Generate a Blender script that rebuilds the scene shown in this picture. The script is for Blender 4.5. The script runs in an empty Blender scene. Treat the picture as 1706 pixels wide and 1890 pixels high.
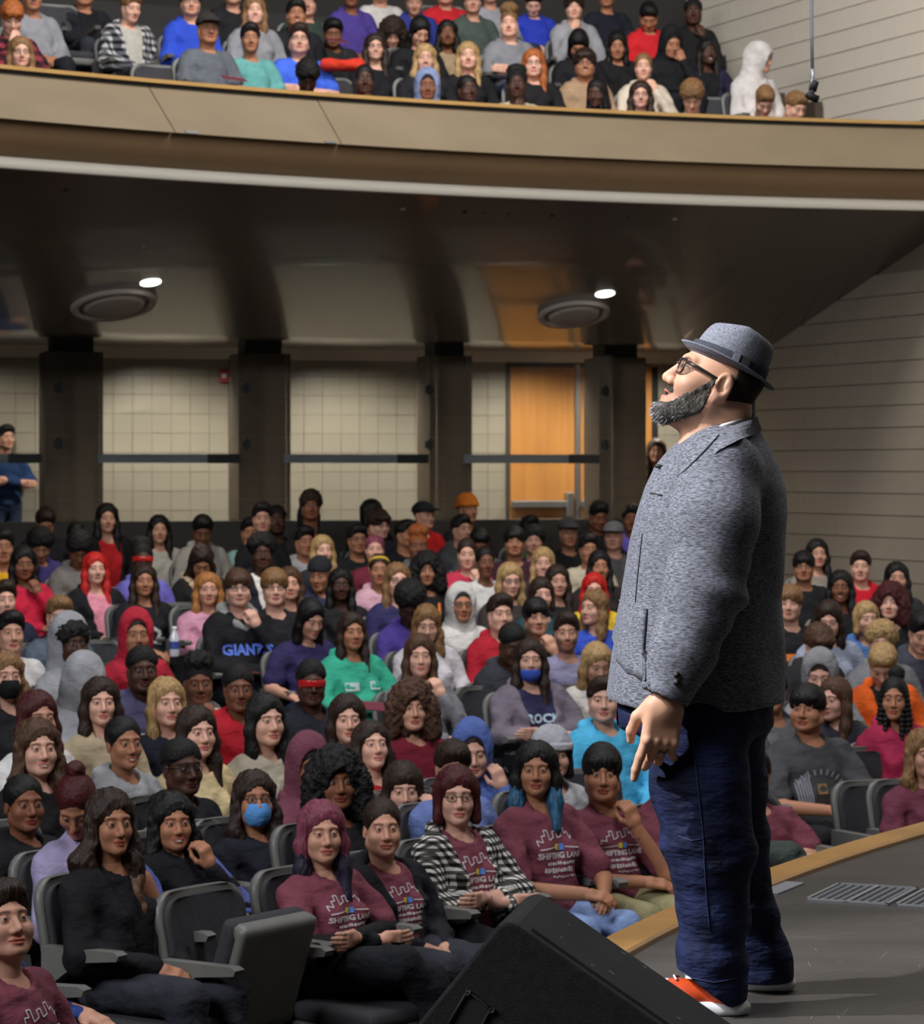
import bpy, math, random
import numpy as np
from mathutils import Matrix, Vector
random.seed(7); rng = np.random.default_rng(7)
scn = bpy.context.scene
COL = scn.collection

# ------------------------------------------------------------------ camera, light, exposure
FPX, CX, HY, CAMZ = 5200.0, 853.0, 866.0, 1.44      # focal length in px, optical axis, horizon row, eye height over the stage
cam_d = bpy.data.cameras.new('camera'); cam = bpy.data.objects.new('camera', cam_d); COL.objects.link(cam)
cam.location = (0, 0, CAMZ); cam.rotation_euler = (math.pi/2, 0, 0)
cam_d.sensor_fit = 'HORIZONTAL'; cam_d.sensor_width = 36.0; cam_d.lens = 36.0*FPX/1706
cam_d.shift_y = (HY-945.0)/1706
cam_d.clip_start = 0.1; cam_d.clip_end = 200
cam_d.dof.use_dof = True; cam_d.dof.focus_distance = 7.5; cam_d.dof.aperture_fstop = 11.0
scn.camera = cam
vs = scn.view_settings
scn.display_settings.display_device = 'sRGB'
vs.view_transform = 'Standard'; vs.look = 'None'; vs.gamma = 1.0; vs.use_curve_mapping = False; vs.exposure = 0.0

w = bpy.data.worlds.new('hall_ambient'); scn.world = w; w.use_nodes = True
w.node_tree.nodes['Background'].inputs[0].default_value = (0.93, 0.95, 1.0, 1); w.node_tree.nodes['Background'].inputs[1].default_value = 0.012

def aim(o, tgt):
    v = Vector(tgt)-o.location; o.rotation_euler = v.to_track_quat('-Z', 'Y').to_euler()
def light(name, kind, loc, tgt, power, col=(1, 1, 1), size=1.0, size_y=None, spot=None, blend=.3):
    d = bpy.data.lights.new(name, kind); d.energy = power; d.color = col
    if kind == 'AREA':
        d.size = size
        if size_y: d.shape = 'RECTANGLE'; d.size_y = size_y
    elif kind == 'SPOT':
        d.shadow_soft_size = size; d.spot_size = math.radians(spot); d.spot_blend = blend
    else: d.shadow_soft_size = size
    o = bpy.data.objects.new(name, d); o.location = loc; aim(o, tgt); COL.objects.link(o); return o
COOL, NEUT, WARM = (.93, .95, 1.0), (1, .97, .93), (1, .88, .72)
light('stage_key_light', 'SPOT', (-6.6, 5.7, 7.6), (.6, 7.6, 1.2), 7000, COOL, .12, spot=13, blend=.3)
light('stage_wash_light', 'AREA', (2.5, 9.0, 9.0), (1.6, 9.0, 0), 120, NEUT, 4.0, 2.0)
light('stage_fill_light', 'AREA', (-7.5, 3.0, 7.0), (-.5, 19.0, 1.9), 1080, COOL, 7.0, 2.0)  # added unseen fill from the stage side for audience, soffit and trim
light('house_light_front', 'AREA', (1.5, 10.5, 9.5), (-.5, 15.5, .2), 360, COOL, 5.0, 3.0)
light('house_light_mid', 'AREA', (-1.0, 16.0, 9.5), (-.6, 18.5, 0), 240, COOL, 5.0, 3.0)
light('balcony_light', 'AREA', (0.5, 18.5, 11.0), (-.2, 26.0, 5.2), 950, NEUT, 5.0, 2.0)

# ------------------------------------------------------------------ helpers
def lin(h, a=1.0):
    h = h.lstrip('#'); c = [int(h[i:i+2], 16)/255 for i in (0, 2, 4)]
    return tuple((v/12.92 if v <= .04045 else ((v+.055)/1.055)**2.4) for v in c)+(a,)
def px(x, y, d):
    return ((x-CX)/FPX*d, d, CAMZ-(y-HY)/FPX*d)
def tag(o, label=None, cat=None, group=None, kind=None):
    if label: o['label'] = label
    if cat: o['category'] = cat
    if group: o['group'] = group
    if kind: o['kind'] = kind
    return o
def link(o, parent=None):
    COL.objects.link(o)
    if parent: o.parent = parent
    return o
def empty(name, loc=(0, 0, 0), rz=0, label=None, cat=None, group=None, kind=None):
    o = bpy.data.objects.new(name, None); o.location = loc; o.rotation_euler = (0, 0, rz); o.empty_display_size = .1
    return tag(link(o), label, cat, group, kind)
def mesh(name, V, F, mats=None, smooth=True, feat=None, mi=None):
    me = bpy.data.meshes.new(name)
    V = np.asarray(V, np.float32)
    if isinstance(F, np.ndarray):
        k = F.shape[1]; n = len(F)
        me.vertices.add(len(V)); me.vertices.foreach_set('co', V.ravel())
        me.loops.add(n*k); me.loops.foreach_set('vertex_index', F.astype(np.int32).ravel())
        me.polygons.add(n); me.polygons.foreach_set('loop_start', np.arange(0, n*k, k, dtype=np.int32))
        me.update(calc_edges=True)
    else:
        me.from_pydata(V.tolist(), [], F)
    n = len(me.polygons)
    me.polygons.foreach_set('use_smooth', np.full(n, bool(smooth)))
    for m in (mats if isinstance(mats, (list, tuple)) else [mats] if mats else []): me.materials.append(m)
    if mi is not None: me.polygons.foreach_set('material_index', np.asarray(mi, np.int32))
    if feat is not None:
        at = me.attributes.new('feat', 'FLOAT_COLOR', 'POINT'); at.data.foreach_set('color', np.asarray(feat, np.float32).ravel())
    me.validate(); me.update()
    return me
def add(name, me, parent=None, loc=(0, 0, 0), rot=(0, 0, 0), scale=(1, 1, 1), color=None, kind=None, label=None):
    o = bpy.data.objects.new(name, me); link(o, parent); o.location = loc; o.rotation_euler = rot; o.scale = scale
    if color is not None: o.color = color
    if kind: o['kind'] = kind
    if label: o['label'] = label
    return o
class MB:
    """collects boxes, tubes and strips, then becomes one mesh"""
    def __init__(s): s.V = []; s.F = []; s.mi = []; s.m = 0
    def put(s, V, F):
        b = len(s.V); s.V += [tuple(v) for v in V]; s.F += [tuple(i+b for i in f) for f in F]; s.mi += [s.m]*len(F); return s
    def box(s, lo, hi, M=None):
        (a, b, c), (d, e, f) = lo, hi
        V = [(a, b, c), (d, b, c), (d, e, c), (a, e, c), (a, b, f), (d, b, f), (d, e, f), (a, e, f)]
        if M is not None: V = [tuple(M @ Vector(v)) for v in V]
        return s.put(V, [(3, 2, 1, 0), (4, 5, 6, 7), (0, 1, 5, 4), (1, 2, 6, 5), (2, 3, 7, 6), (3, 0, 4, 7)])
    def prism(s, pts, axis, lo, hi):
        """extrude 2-D outline pts along axis ('x','y','z')"""
        n = len(pts)
        def P(p, t): return {'x': (t, p[0], p[1]), 'y': (p[0], t, p[1]), 'z': (p[0], p[1], t)}[axis]
        V = [P(p, lo) for p in pts]+[P(p, hi) for p in pts]
        F = [tuple(range(n))[::-1], tuple(range(n, 2*n))]+[(i, (i+1) % n, n+(i+1) % n, n+i) for i in range(n)]
        return s.put(V, F)
    def tube(s, pts, r, n=8, caps=True):
        pts = [Vector(p) for p in pts]; rs = r if isinstance(r, (list, tuple)) else [r]*len(pts); V = []; up = None
        for i, p in enumerate(pts):
            t = (pts[min(i+1, len(pts)-1)]-pts[max(i-1, 0)]).normalized()
            if up is None: up = t.orthogonal().normalized()
            up = (up-t*up.dot(t)); up = up.normalized() if up.length > 1e-6 else t.orthogonal().normalized()
            sd = t.cross(up)
            V += [p+(up*math.cos(a)+sd*math.sin(a))*rs[i] for a in [2*math.pi*k/n for k in range(n)]]
        F = [(i*n+k, i*n+(k+1) % n, (i+1)*n+(k+1) % n, (i+1)*n+k) for i in range(len(pts)-1) for k in range(n)]
        if caps: F += [tuple(range(n))[::-1], tuple((len(pts)-1)*n+k for k in range(n))]
        return s.put(V, F)
    def lathe(s, prof, n=24, c=(0, 0, 0)):
        V = [(c[0]+r*math.cos(2*math.pi*k/n), c[1]+r*math.sin(2*math.pi*k/n), c[2]+z) for r, z in prof for k in range(n)]
        return s.put(V, [(i*n+k, i*n+(k+1) % n, (i+1)*n+(k+1) % n, (i+1)*n+k) for i in range(len(prof)-1) for k in range(n)])
    def me(s, name, mats, smooth=False): return mesh(name, s.V, s.F, mats, smooth, mi=s.mi)
    def obj(s, name, mats, parent=None, smooth=False, **k): return add(name, s.me(name, mats, smooth), parent, **k)
def bevel(o, wd=.005, seg=2, ang=40):
    m = o.modifiers.new('edge', 'BEVEL'); m.width = wd; m.segments = seg; m.limit_method = 'ANGLE'; m.angle_limit = math.radians(ang); return o
def xform(V, M):
    A = np.array(M, np.float64); return np.asarray(V) @ A[:3, :3].T + A[:3, 3]

# ------------------------------------------------------------------ materials
def mat(name, col=(.5, .5, .5), rough=.6, spec=.5, metal=0., objcol=False, noise=None, bump=None, emit=None, coat=0., sheen=0., trans=0.):
    m = bpy.data.materials.new(name); m.use_nodes = True; nt = m.node_tree; N = nt.nodes; L = nt.links; b = N['Principled BSDF']
    if isinstance(col, str): col = lin(col)
    col = tuple(col)[:3]+(1,)
    b.inputs['Base Color'].default_value = col; b.inputs['Roughness'].default_value = rough
    b.inputs['Specular IOR Level'].default_value = spec; b.inputs['Metallic'].default_value = metal
    b.inputs['Coat Weight'].default_value = coat; b.inputs['Sheen Weight'].default_value = sheen; b.inputs['Transmission Weight'].default_value = trans
    if emit: b.inputs['Emission Color'].default_value = tuple(emit[0])+(1,); b.inputs['Emission Strength'].default_value = emit[1]
    src = None
    if objcol:
        oi = N.new('ShaderNodeObjectInfo'); src = oi.outputs['Color']; L.new(src, b.inputs['Base Color'])
    tc = None
    if noise or bump: tc = N.new('ShaderNodeTexCoord')
    if noise:      # (scale xyz, low, high) multiplies the colour
        sc, lo, hi = noise[:3]; det = noise[3] if len(noise) > 3 else 4
        mp = N.new('ShaderNodeMapping'); mp.inputs['Scale'].default_value = sc if isinstance(sc, tuple) else (sc,)*3
        L.new(tc.outputs['Object'], mp.inputs[0]); nz = N.new('ShaderNodeTexNoise'); nz.inputs['Scale'].default_value = 1; nz.inputs['Detail'].default_value = det
        L.new(mp.outputs[0], nz.inputs['Vector']); mr = N.new('ShaderNodeMapRange'); mr.inputs[1].default_value = .3; mr.inputs[2].default_value = .7
        mr.inputs[3].default_value = lo; mr.inputs[4].default_value = hi; L.new(nz.outputs['Fac'], mr.inputs[0])
        mx = N.new('ShaderNodeVectorMath'); mx.operation = 'MULTIPLY'
        if src: L.new(src, mx.inputs[0])
        else: mx.inputs[0].default_value = col[:3]
        L.new(mr.outputs[0], mx.inputs[1]); L.new(mx.outputs[0], b.inputs['Base Color']); src = mx.outputs[0]
    if bump:       # (scale xyz, strength, distance)
        mp = N.new('ShaderNodeMapping'); mp.inputs['Scale'].default_value = bump[0] if isinstance(bump[0], tuple) else (bump[0],)*3
        L.new(tc.outputs['Object'], mp.inputs[0]); nz = N.new('ShaderNodeTexNoise'); nz.inputs['Scale'].default_value = 1; nz.inputs['Detail'].default_value = 3
        L.new(mp.outputs[0], nz.inputs['Vector']); bp = N.new('ShaderNodeBump'); bp.inputs['Strength'].default_value = bump[1]; bp.inputs['Distance'].default_value = bump[2]
        L.new(nz.outputs['Fac'], bp.inputs['Height']); L.new(bp.outputs[0], b.inputs['Normal'])
    return m
M = {}
M['cloth'] = mat('cloth', rough=.85, spec=.25, objcol=True, noise=(9, .78, 1.15), bump=((10, 10, 15), .5, .045), sheen=.0)
M['hair'] = mat('hair', rough=.5, spec=.3, objcol=True, noise=((90, 90, 9), .45, 1.5), bump=((230, 230, 14), .7, .005))
M['frizz'] = mat('curly_hair', rough=.6, spec=.3, objcol=True, noise=(60, .5, 1.4), bump=(110, .8, .012))
M['plain'] = mat('plain_colour', rough=.5, objcol=True)
M['gloss'] = mat('gloss_colour', rough=.12, objcol=True)
def skin_material():
    m = mat('skin', rough=.55, spec=.33, objcol=True); nt = m.node_tree; N = nt.nodes; L = nt.links; b = N['Principled BSDF']
    oi = [n for n in N if n.type == 'OBJECT_INFO'][0]; at = N.new('ShaderNodeAttribute'); at.attribute_name = 'feat'
    sp = N.new('ShaderNodeSeparateColor'); L.new(at.outputs['Color'], sp.inputs[0])
    tc = N.new('ShaderNodeTexCoord'); nz = N.new('ShaderNodeTexNoise'); nz.inputs['Scale'].default_value = 22; L.new(tc.outputs['Object'], nz.inputs['Vector'])
    mr = N.new('ShaderNodeMapRange'); mr.inputs[3].default_value = .85; mr.inputs[4].default_value = 1.15; L.new(nz.outputs['Fac'], mr.inputs[0])
    v0 = N.new('ShaderNodeVectorMath'); v0.operation = 'MULTIPLY'; L.new(oi.outputs['Color'], v0.inputs[0]); L.new(mr.outputs[0], v0.inputs[1])
    cur = v0.outputs[0]
    def mixc(fac, colr, mul):
        nonlocal cur
        v = N.new('ShaderNodeVectorMath'); v.operation = 'MULTIPLY_ADD'; L.new(cur, v.inputs[0]); v.inputs[1].default_value = mul; v.inputs[2].default_value = colr
        mx = N.new('ShaderNodeMix'); mx.data_type = 'RGBA'; L.new(fac, mx.inputs[0]); L.new(cur, mx.inputs[6]); L.new(v.outputs[0], mx.inputs[7]); cur = mx.outputs[2]
    mixc(sp.outputs[0], (.02, .0, .003), (.85, .48, .5))      # lips
    mixc(sp.outputs[1], (.008, .006, .005), (.18, .14, .12))  # brows, stubble
    mixc(sp.outputs[2], (.55, .53, .5), (0, 0, 0))            # eye white, teeth
    mixc(at.outputs['Alpha'], (.012, .008, .006), (0, 0, 0))  # iris, lashes, mouth line
    L.new(cur, b.inputs['Base Color']); return m
M['skin'] = skin_material()
def plaid_material(name, c1, c2, c3, sc):
    m = mat(name, rough=.85, spec=.2, bump=((11, 11, 7), .5, .03)); nt = m.node_tree; N = nt.nodes; L = nt.links; b = N['Principled BSDF']
    tc = N.new('ShaderNodeTexCoord'); sx = N.new('ShaderNodeSeparateXYZ'); L.new(tc.outputs['Object'], sx.inputs[0])
    def band(o, add):
        a = N.new('ShaderNodeMath'); a.operation = 'MULTIPLY_ADD'; L.new(o, a.inputs[0]); a.inputs[1].default_value = sc; a.inputs[2].default_value = add
        f = N.new('ShaderNodeMath'); f.operation = 'FRACT'; L.new(a.outputs[0], f.inputs[0])
        g = N.new('ShaderNodeMath'); g.operation = 'GREATER_THAN'; L.new(f.outputs[0], g.inputs[0]); g.inputs[1].default_value = .5; return g.outputs[0]
    ad = N.new('ShaderNodeMath'); ad.operation = 'ADD'; L.new(sx.outputs[0], ad.inputs[0]); L.new(sx.outputs[1], ad.inputs[1])
    s = N.new('ShaderNodeMath'); s.operation = 'ADD'; L.new(band(ad.outputs[0], 40), s.inputs[0]); L.new(band(sx.outputs[2], 40.2), s.inputs[1])
    h = N.new('ShaderNodeMath'); h.operation = 'MULTIPLY'; L.new(s.outputs[0], h.inputs[0]); h.inputs[1].default_value = .5
    r = N.new('ShaderNodeValToRGB'); r.color_ramp.interpolation = 'CONSTANT'; e = r.color_ramp.elements
    e[0].color = lin(c1); e[1].position = .75; e[1].color = lin(c3); n = e.new(.25); n.color = lin(c2)
    L.new(h.outputs[0], r.inputs[0]); L.new(r.outputs[0], b.inputs['Base Color']); return m
M['plaid_bw'] = plaid_material('black_white_check', 'd8d4cc', '55524f', '0c0b0c', 30)
M['plaid_grey'] = plaid_material('grey_plaid', 'b9b6b2', '5a5a60', '17181c', 17)
M['plaid_red'] = plaid_material('maroon_plaid', '84303c', '4a1c26', '1a1014', 13)
M['plaid_blue'] = plaid_material('blue_plaid', 'a9b8dd', '5872b8', '33487f', 11)
# ------------------------------------------------------------------ implicit shapes -> smooth meshes (surface nets)
def f32(*a): return np.array(a, np.float32)
def rc(P, a, b, ra, rb):
    a = f32(*a); ba = f32(*b)-a; pa = P-a
    t = np.clip(pa @ ba/max(float(ba @ ba), 1e-9), 0, 1)
    return np.sqrt(((pa-t[:, None]*ba)**2).sum(1))-(ra+(rb-ra)*t)
def chain(P, pts, rs, k=.02):
    d = None
    for i in range(len(pts)-1):
        e = rc(P, pts[i], pts[i+1], rs[i], rs[i+1]); d = e if d is None else smin(d, e, k)
    return d
def el(P, c, r):
    q = (P-f32(*c))/f32(*r); k0 = np.sqrt((q*q).sum(1)); k1 = np.sqrt(((q/f32(*r))**2).sum(1))
    return k0*(k0-1)/np.maximum(k1, 1e-6)
def rbox(P, c, h, r):
    q = np.abs(P-f32(*c))-f32(*h)+r
    return np.sqrt((np.maximum(q, 0)**2).sum(1))+np.minimum(q.max(1), 0)-r
def smin(a, b, k):
    h = np.clip(.5+.5*(b-a)/k, 0, 1); return b*(1-h)+a*h-k*h*(1-h)
def smax(a, b, k): return -smin(-a, -b, k)
def mirror(P): Q = P.copy(); Q[:, 0] = np.abs(Q[:, 0]); return Q
def wob(P, s, ph=0.): return np.sin(P[:, 0]*s+ph+1.3*np.sin(P[:, 2]*s*.7))*np.sin(P[:, 1]*s*1.1+2.+ph)*np.sin(P[:, 2]*s*.9+ph*2)
def snet(f, lo, hi, h):
    lo = np.array(lo, np.float32); n = np.ceil((np.array(hi)-lo)/h).astype(int)+1
    ax = [lo[i]+h*np.arange(n[i], dtype=np.float32) for i in range(3)]
    Pt = np.stack(np.meshgrid(*ax, indexing='ij'), -1).reshape(-1, 3)
    F = np.empty(len(Pt), np.float32)
    for s in range(0, len(Pt), 150000): F[s:s+150000] = f(Pt[s:s+150000])
    F = F.reshape(n)
    S = F < 0
    offs = [(i, j, k) for i in (0, 1) for j in (0, 1) for k in (0, 1)]
    sub = lambda A, o: A[o[0]:A.shape[0]-1+o[0], o[1]:A.shape[1]-1+o[1], o[2]:A.shape[2]-1+o[2]]
    cnt = sum(sub(S, o).astype(np.int8) for o in offs)
    act = np.argwhere((cnt > 0) & (cnt < 8)); idx = -np.ones(np.array(n)-1, np.int64); idx[tuple(act.T)] = np.arange(len(act))
    acc = np.zeros((len(act), 3)); num = np.zeros(len(act))
    for a in range(3):
        b, c = [(1, 2), (0, 2), (0, 1)][a]
        for i in (0, 1):
            for j in (0, 1):
                o0 = [0, 0, 0]; o0[b] = i; o0[c] = j; o1 = list(o0); o1[a] = 1
                p0 = act+o0; p1 = act+o1; v0 = F[tuple(p0.T)]; v1 = F[tuple(p1.T)]
                cr = (v0 < 0) != (v1 < 0); t = np.where(cr, v0/np.where(cr, v0-v1, 1), 0)
                q = np.array(o0)*np.ones((len(act), 1)); q[:, a] += t
                acc += q*cr[:, None]; num += cr
    V = lo+h*(act+acc/np.maximum(num, 1)[:, None])
    Q = []
    for a in range(3):
        b, c = [(1, 2), (2, 0), (0, 1)][a]
        sl0 = [slice(1, -1)]*3; sl0[a] = slice(0, -1); sl1 = list(sl0); sl1[a] = slice(1, None)
        s0 = S[tuple(sl0)]; s1 = S[tuple(sl1)]
        for flip in (False, True):
            e = np.argwhere((s0 & ~s1) if not flip else (~s0 & s1))
            base = e+1; base[:, a] -= 1
            def cell(db, dc):
                q = base.copy(); q[:, b] += db; q[:, c] += dc; return idx[tuple(q.T)]
            qd = np.stack([cell(-1, -1), cell(0, -1), cell(0, 0), cell(-1, 0)], 1)
            Q.append(qd[:, ::-1] if flip else qd)
    Q = np.concatenate(Q); Q = Q[(Q >= 0).all(1)]
    return V.astype(np.float32), Q.astype(np.int32)
def surf(f, V, axis=1, start=-.6, sign=1, it=40):
    """march points V along an axis onto the surface f=0"""
    Pm = np.array(V, np.float32); Pm[:, axis] = start
    for _ in range(it): Pm[:, axis] += sign*np.clip(f(Pm), -.02, .05)*.8
    return Pm

# ---- head, front is -Y, origin between the eyes' level and the ears, metres
def head_f(kind):
    sq = {'f': 0., 'm': 1., 'r': .5}[kind]; full = 1. if kind == 'r' else 0.
    def f(P):
        Q = mirror(P)
        d = el(P, (0, .014, .036), (.074, .094, .083))
        d = smin(d, el(P, (0, -.028, -.032), (.061+.004*full, .060, .084)), .03)
        d = smin(d, rc(Q, (.046+.006*sq+.006*full, .0, -.062), (.012+.006*sq, -.068, -.096), .024+.004*full, .019), .03)
        d = smin(d, np.sqrt(((Q-f32(.040, -.056, -.034))**2).sum(1))-(.024+.005*full), .025)
        d = smin(d, rc(Q, (0, -.083, .024), (.042, -.070, .022), .010+.003*sq, .010), .014)
        d = smax(d, -(np.sqrt(((Q-f32(.033, -.099, .001))**2).sum(1))-.0185), .016)
        d = smin(d, np.sqrt(((Q-f32(.031, -.0735, .001))**2).sum(1))-.0142, .004)
        d = smin(d, rc(P, (0, -.083, .010), (0, -.106-.003*sq, -.034), .008, .0115), .012)
        d = smin(d, np.sqrt(((Q-f32(.0115, -.096, -.040))**2).sum(1))-.0085, .008)
        d = smin(d, el(P, (0, -.088, -.064), (.024, .013, .0065)), .007)
        d = smin(d, el(P, (0, -.087, -.076), (.020, .013, .0075)), .007)
        d = smax(d, -el(P, (0, -.101, -.0695), (.021, .006, .0018)), .003)
        d = smin(d, el(P, (0, -.075, -.099), (.021, .022, .018)), .012)
        e = el(Q-f32(0, .0, .0), (.074, .016, -.014), (.009, .019, .031)); e = smax(e, -el(Q, (.085, .012, -.010), (.008, .011, .020)), .006)
        d = smin(d, e, .008)
        d = smin(d, rc(P, (0, .018, -.07), (0, .045, -.20), .052+.006*sq, .055+.008*sq), .03)
        return d
    return f
def features(V, smile=0., beard=0., h=.0035):
    """lips, brows, eyes as vertex masks"""
    x = np.abs(V[:, 0]); y = V[:, 1]; z = V[:, 2]; fr = (y < -.045).astype(float)
    st = lambda v, w: np.clip(.5-v/w, 0, 1)
    out = np.zeros((len(V), 4)); g = max(h*1.0, .003)
    zl = z+.070-smile*.35*np.maximum(x-.004, 0)
    out[:, 0] = st((x/.025)**2+(zl/.0125)**2-1, .5)*(y < -.078)
    zb = z-(.0245-.18*np.maximum(x-.034, 0)-.12*np.maximum(.03-x, 0))
    out[:, 1] = st(np.maximum(np.abs(zb)-.0042, np.abs(x-.032)-.019), g)*fr*.85
    ze = z-.001; ey = np.sqrt(((x-.031)/.0150)**2+(ze/np.where(ze > 0, .0052, .0042))**2)-1
    out[:, 2] = st(ey, .35)*fr*.32
    ir = st(np.sqrt((x-.0305)**2+(ze-.0008)**2)-.0072, g*.7)*st(ey-.15, .35)*fr
    lash = st(np.abs(ey-.12)-.16, .25)*(ze > -.0015)*(x > .013)*(x < .05)*fr
    mouth = st(np.abs(zl)-.0013, .0028)*(x < .026)*(y < -.07)
    teeth = st((x/.017)**2+((zl+.001)/.0038)**2-1, .5)*(y < -.08) if smile > .7 else 0
    out[:, 3] = np.clip(np.maximum(np.maximum(ir, lash*.9), mouth*.8*(smile <= .7)), 0, 1)
    out[:, 2] = np.maximum(out[:, 2], teeth)
    if beard: out[:, 1] = np.maximum(out[:, 1], beard*st(np.maximum(z+.052-.55*np.maximum(x-.03, 0), -(z+.13)), .02)*(1-out[:, 0])*(y < -.0))
    return out
_heads = {}
def head(kind, near):
    k = (kind, near)
    if k not in _heads:
        h = .0042 if near else .0078
        _heads[k] = snet(head_f(kind), (-.10, -.13, -.23), (.10, .125, .135), h)+(h,)
    return _heads[k]

# ---- hair and head wear in the head frame
def hair_f(st):
    def f(P):
        Q = mirror(P); x, y, z = P[:, 0], P[:, 1], P[:, 2]; ang = np.arctan2(x, -y)
        strand = .0022*np.sin(ang*46+3*np.sin(z*22))+.0016*np.sin(ang*90+z*30)
        scalp = lambda t: el(P, (0, .018, .040), (.075+t, .094+t, .082+t))
        def face(top=.072, w=.060): return el(P, (0, -.115, top-.115), (w, .085, .115))
        def cut(d, fd, t, k=.008):
            fd = fd+.0035*wob(P, 120, .7)+.003*np.sin(ang*70+z*40)
            return smax(d+t*np.clip(1-fd/.038, 0, 1), -fd, k)
        up = lambda zz, sl=.45: zz-z-sl*np.maximum(y-.01, 0)     # keep hair above a line that drops towards the nape
        if st == 'short': d = smax(scalp(.013)+strand, up(.012, 1.0), .01); d = smin(d, el(P, (.006, -.030, .086), (.068, .066, .052))+strand, .02); d = cut(d, face(.066), .010)
        elif st == 'buzz': d = smax(smax(scalp(.0045), up(.022, .9), .008), -face(.070, .062), .006)
        elif st == 'fade': d = smax(scalp(.014)+.002*wob(P, 260), up(.034, .5), .012); d = cut(d, face(.068, .064), .009); d = smin(d, smax(smax(scalp(.004), up(.0, .8), .006), -face(.07, .064), .006), .004)
        elif st == 'afro': d = el(P, (0, .03, .075), (.122, .122, .105))+.008*wob(P, 75)+.004*wob(P, 190, 1.); d = cut(d, face(.060, .066), .02, .012)
        elif st == 'curly': d = smax(scalp(.030)+.009*wob(P, 95)+.004*wob(P, 210, 2.), up(.0, .6), .02); d = cut(d, face(.052, .060), .02, .010)
        elif st == 'tall': d = smax(scalp(.006), up(.02, .7), .01); d = smin(d, el(P, (0, .0, .125), (.085, .09, .062))+.009*wob(P, 85)+.004*wob(P, 200), .015); d = smax(d, -face(.064, .062), .01)
        elif st == 'bigcurly':
            d = smin(scalp(.038), el(P, (0, .035, -.02), (.145, .105, .16)), .03); d = smin(d, rc(Q, (.10, -.02, .0), (.115, -.01, -.13), .05, .05), .03)
            d = d+.010*wob(P, 80)+.005*wob(P, 190, 1.); d = smax(d, -el(P, (0, -.13, -.045), (.056, .12, .105)), .015)
        elif st == 'fluffy': d = smax(scalp(.024)+.006*wob(P, 110)+strand, up(-.005, .7), .015); d = smin(d, el(P, (0, -.07, .07), (.075, .04, .035))+.006*wob(P, 120), .015); d = smax(d, -el(P, (0, -.12, -.055), (.058, .085, .098)), .01)
        elif st == 'bowl': d = smax(scalp(.019)+strand, up(-.004, .75), .008); d = smin(d, el(P, (0, -.066, .058), (.068, .034, .036))+strand, .012); d = smax(d, -el(P, (0, -.12, -.068), (.060, .085, .102)), .006)
        elif st in ('long', 'wavy', 'longer', 'bangs', 'mane'):
            wv = st in ('wavy', 'mane'); L = {'long': -.27, 'wavy': -.31, 'longer': -.36, 'bangs': -.25, 'mane': -.42}[st]; wm = .03 if st == 'mane' else 0.
            sp = (lambda zz: .012*np.sin(zz*60)) if wv else (lambda zz: 0)
            R = Q.copy(); R[:, 0] += np.where(wv, .008*np.sin(z*48+2*np.sign(x)), 0)
            if st == 'mane': R[:, 0] *= np.where(x > 0, 1.0+.45*np.clip(-z*5, 0, 1), .97)
            d = scalp(.017)
            s = chain(R, [(.062, .01, .05), (.082, .0, -.05), (.092+wm if wv else .085, -.015, -.15), (.092+wm*1.6, -.055, L)], [.03, .030, .038+wm*.4 if wv else .030, .018+wm*.6], .03)
            d = smin(d, s, .03); d = smin(d, el(P, (0, .062, -.10), (.088, .05, .19)), .03)
            d = d+strand+(.005*wob(P, 70) if wv else 0)
            d = cut(d, el(P, (0, -.125, -.045 if st != 'bangs' else -.07), (.0525, .125, .112 if st != 'bangs' else .105)), .011, .008)
            d = smax(d, -el(P, (0, -.06, -.16), (.05, .06, .09)), .015)
            d = smax(d, -(np.sqrt((x*1.0)**2+((y-.0)*.25)**2+((z-.150)*.8)**2)-.016), .006)
        elif st in ('bob', 'bowed'):
            d = smin(scalp(.017), smin(rc(Q, (.066, .01, .03), (.080, -.012, -.095), .033, .026), el(P, (0, .055, -.04), (.085, .055, .10)), .03), .03)+strand
            d = cut(d, el(P, (0, -.125, -.058), (.055, .115, .116)), .012)
        else:
            d = smax(scalp(.009)+strand*.5, up(-.02, .65), .008); d = cut(d, face(.072, .064), .006)
            if st == 'pony': d = smin(d, chain(P, [(0, .10, .06), (.02, .155, .02), (.05, .15, -.08), (.075, .11, -.19)], [.022, .036, .034, .012], .02)+strand, .015)
            if st == 'bun': d = smin(d, np.sqrt(((P-f32(0, .075, .125))**2).sum(1))-.042+.004*wob(P, 120), .01)
            if st == 'puff': d = smin(d, el(P, (0, .07, .125), (.085, .07, .062))+.008*wob(P, 95)+.004*wob(P, 200), .01)
            if st == 'braids':
                for k in range(5):
                    a = .55+.5*k
                    d = smin(d, chain(Q, [(.07*math.sin(a), -.085*math.cos(a)+.02, .03), (.092*math.sin(a), -.09*math.cos(a)+.03, -.12), (.09*math.sin(a), -.09*math.cos(a), -.30)], [.018, .017, .012], .01)+.003*np.sin(z*230), .012)
                d = smax(d, -el(P, (0, -.125, -.045), (.055, .105, .112)), .008)
        return d
    return f
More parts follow.
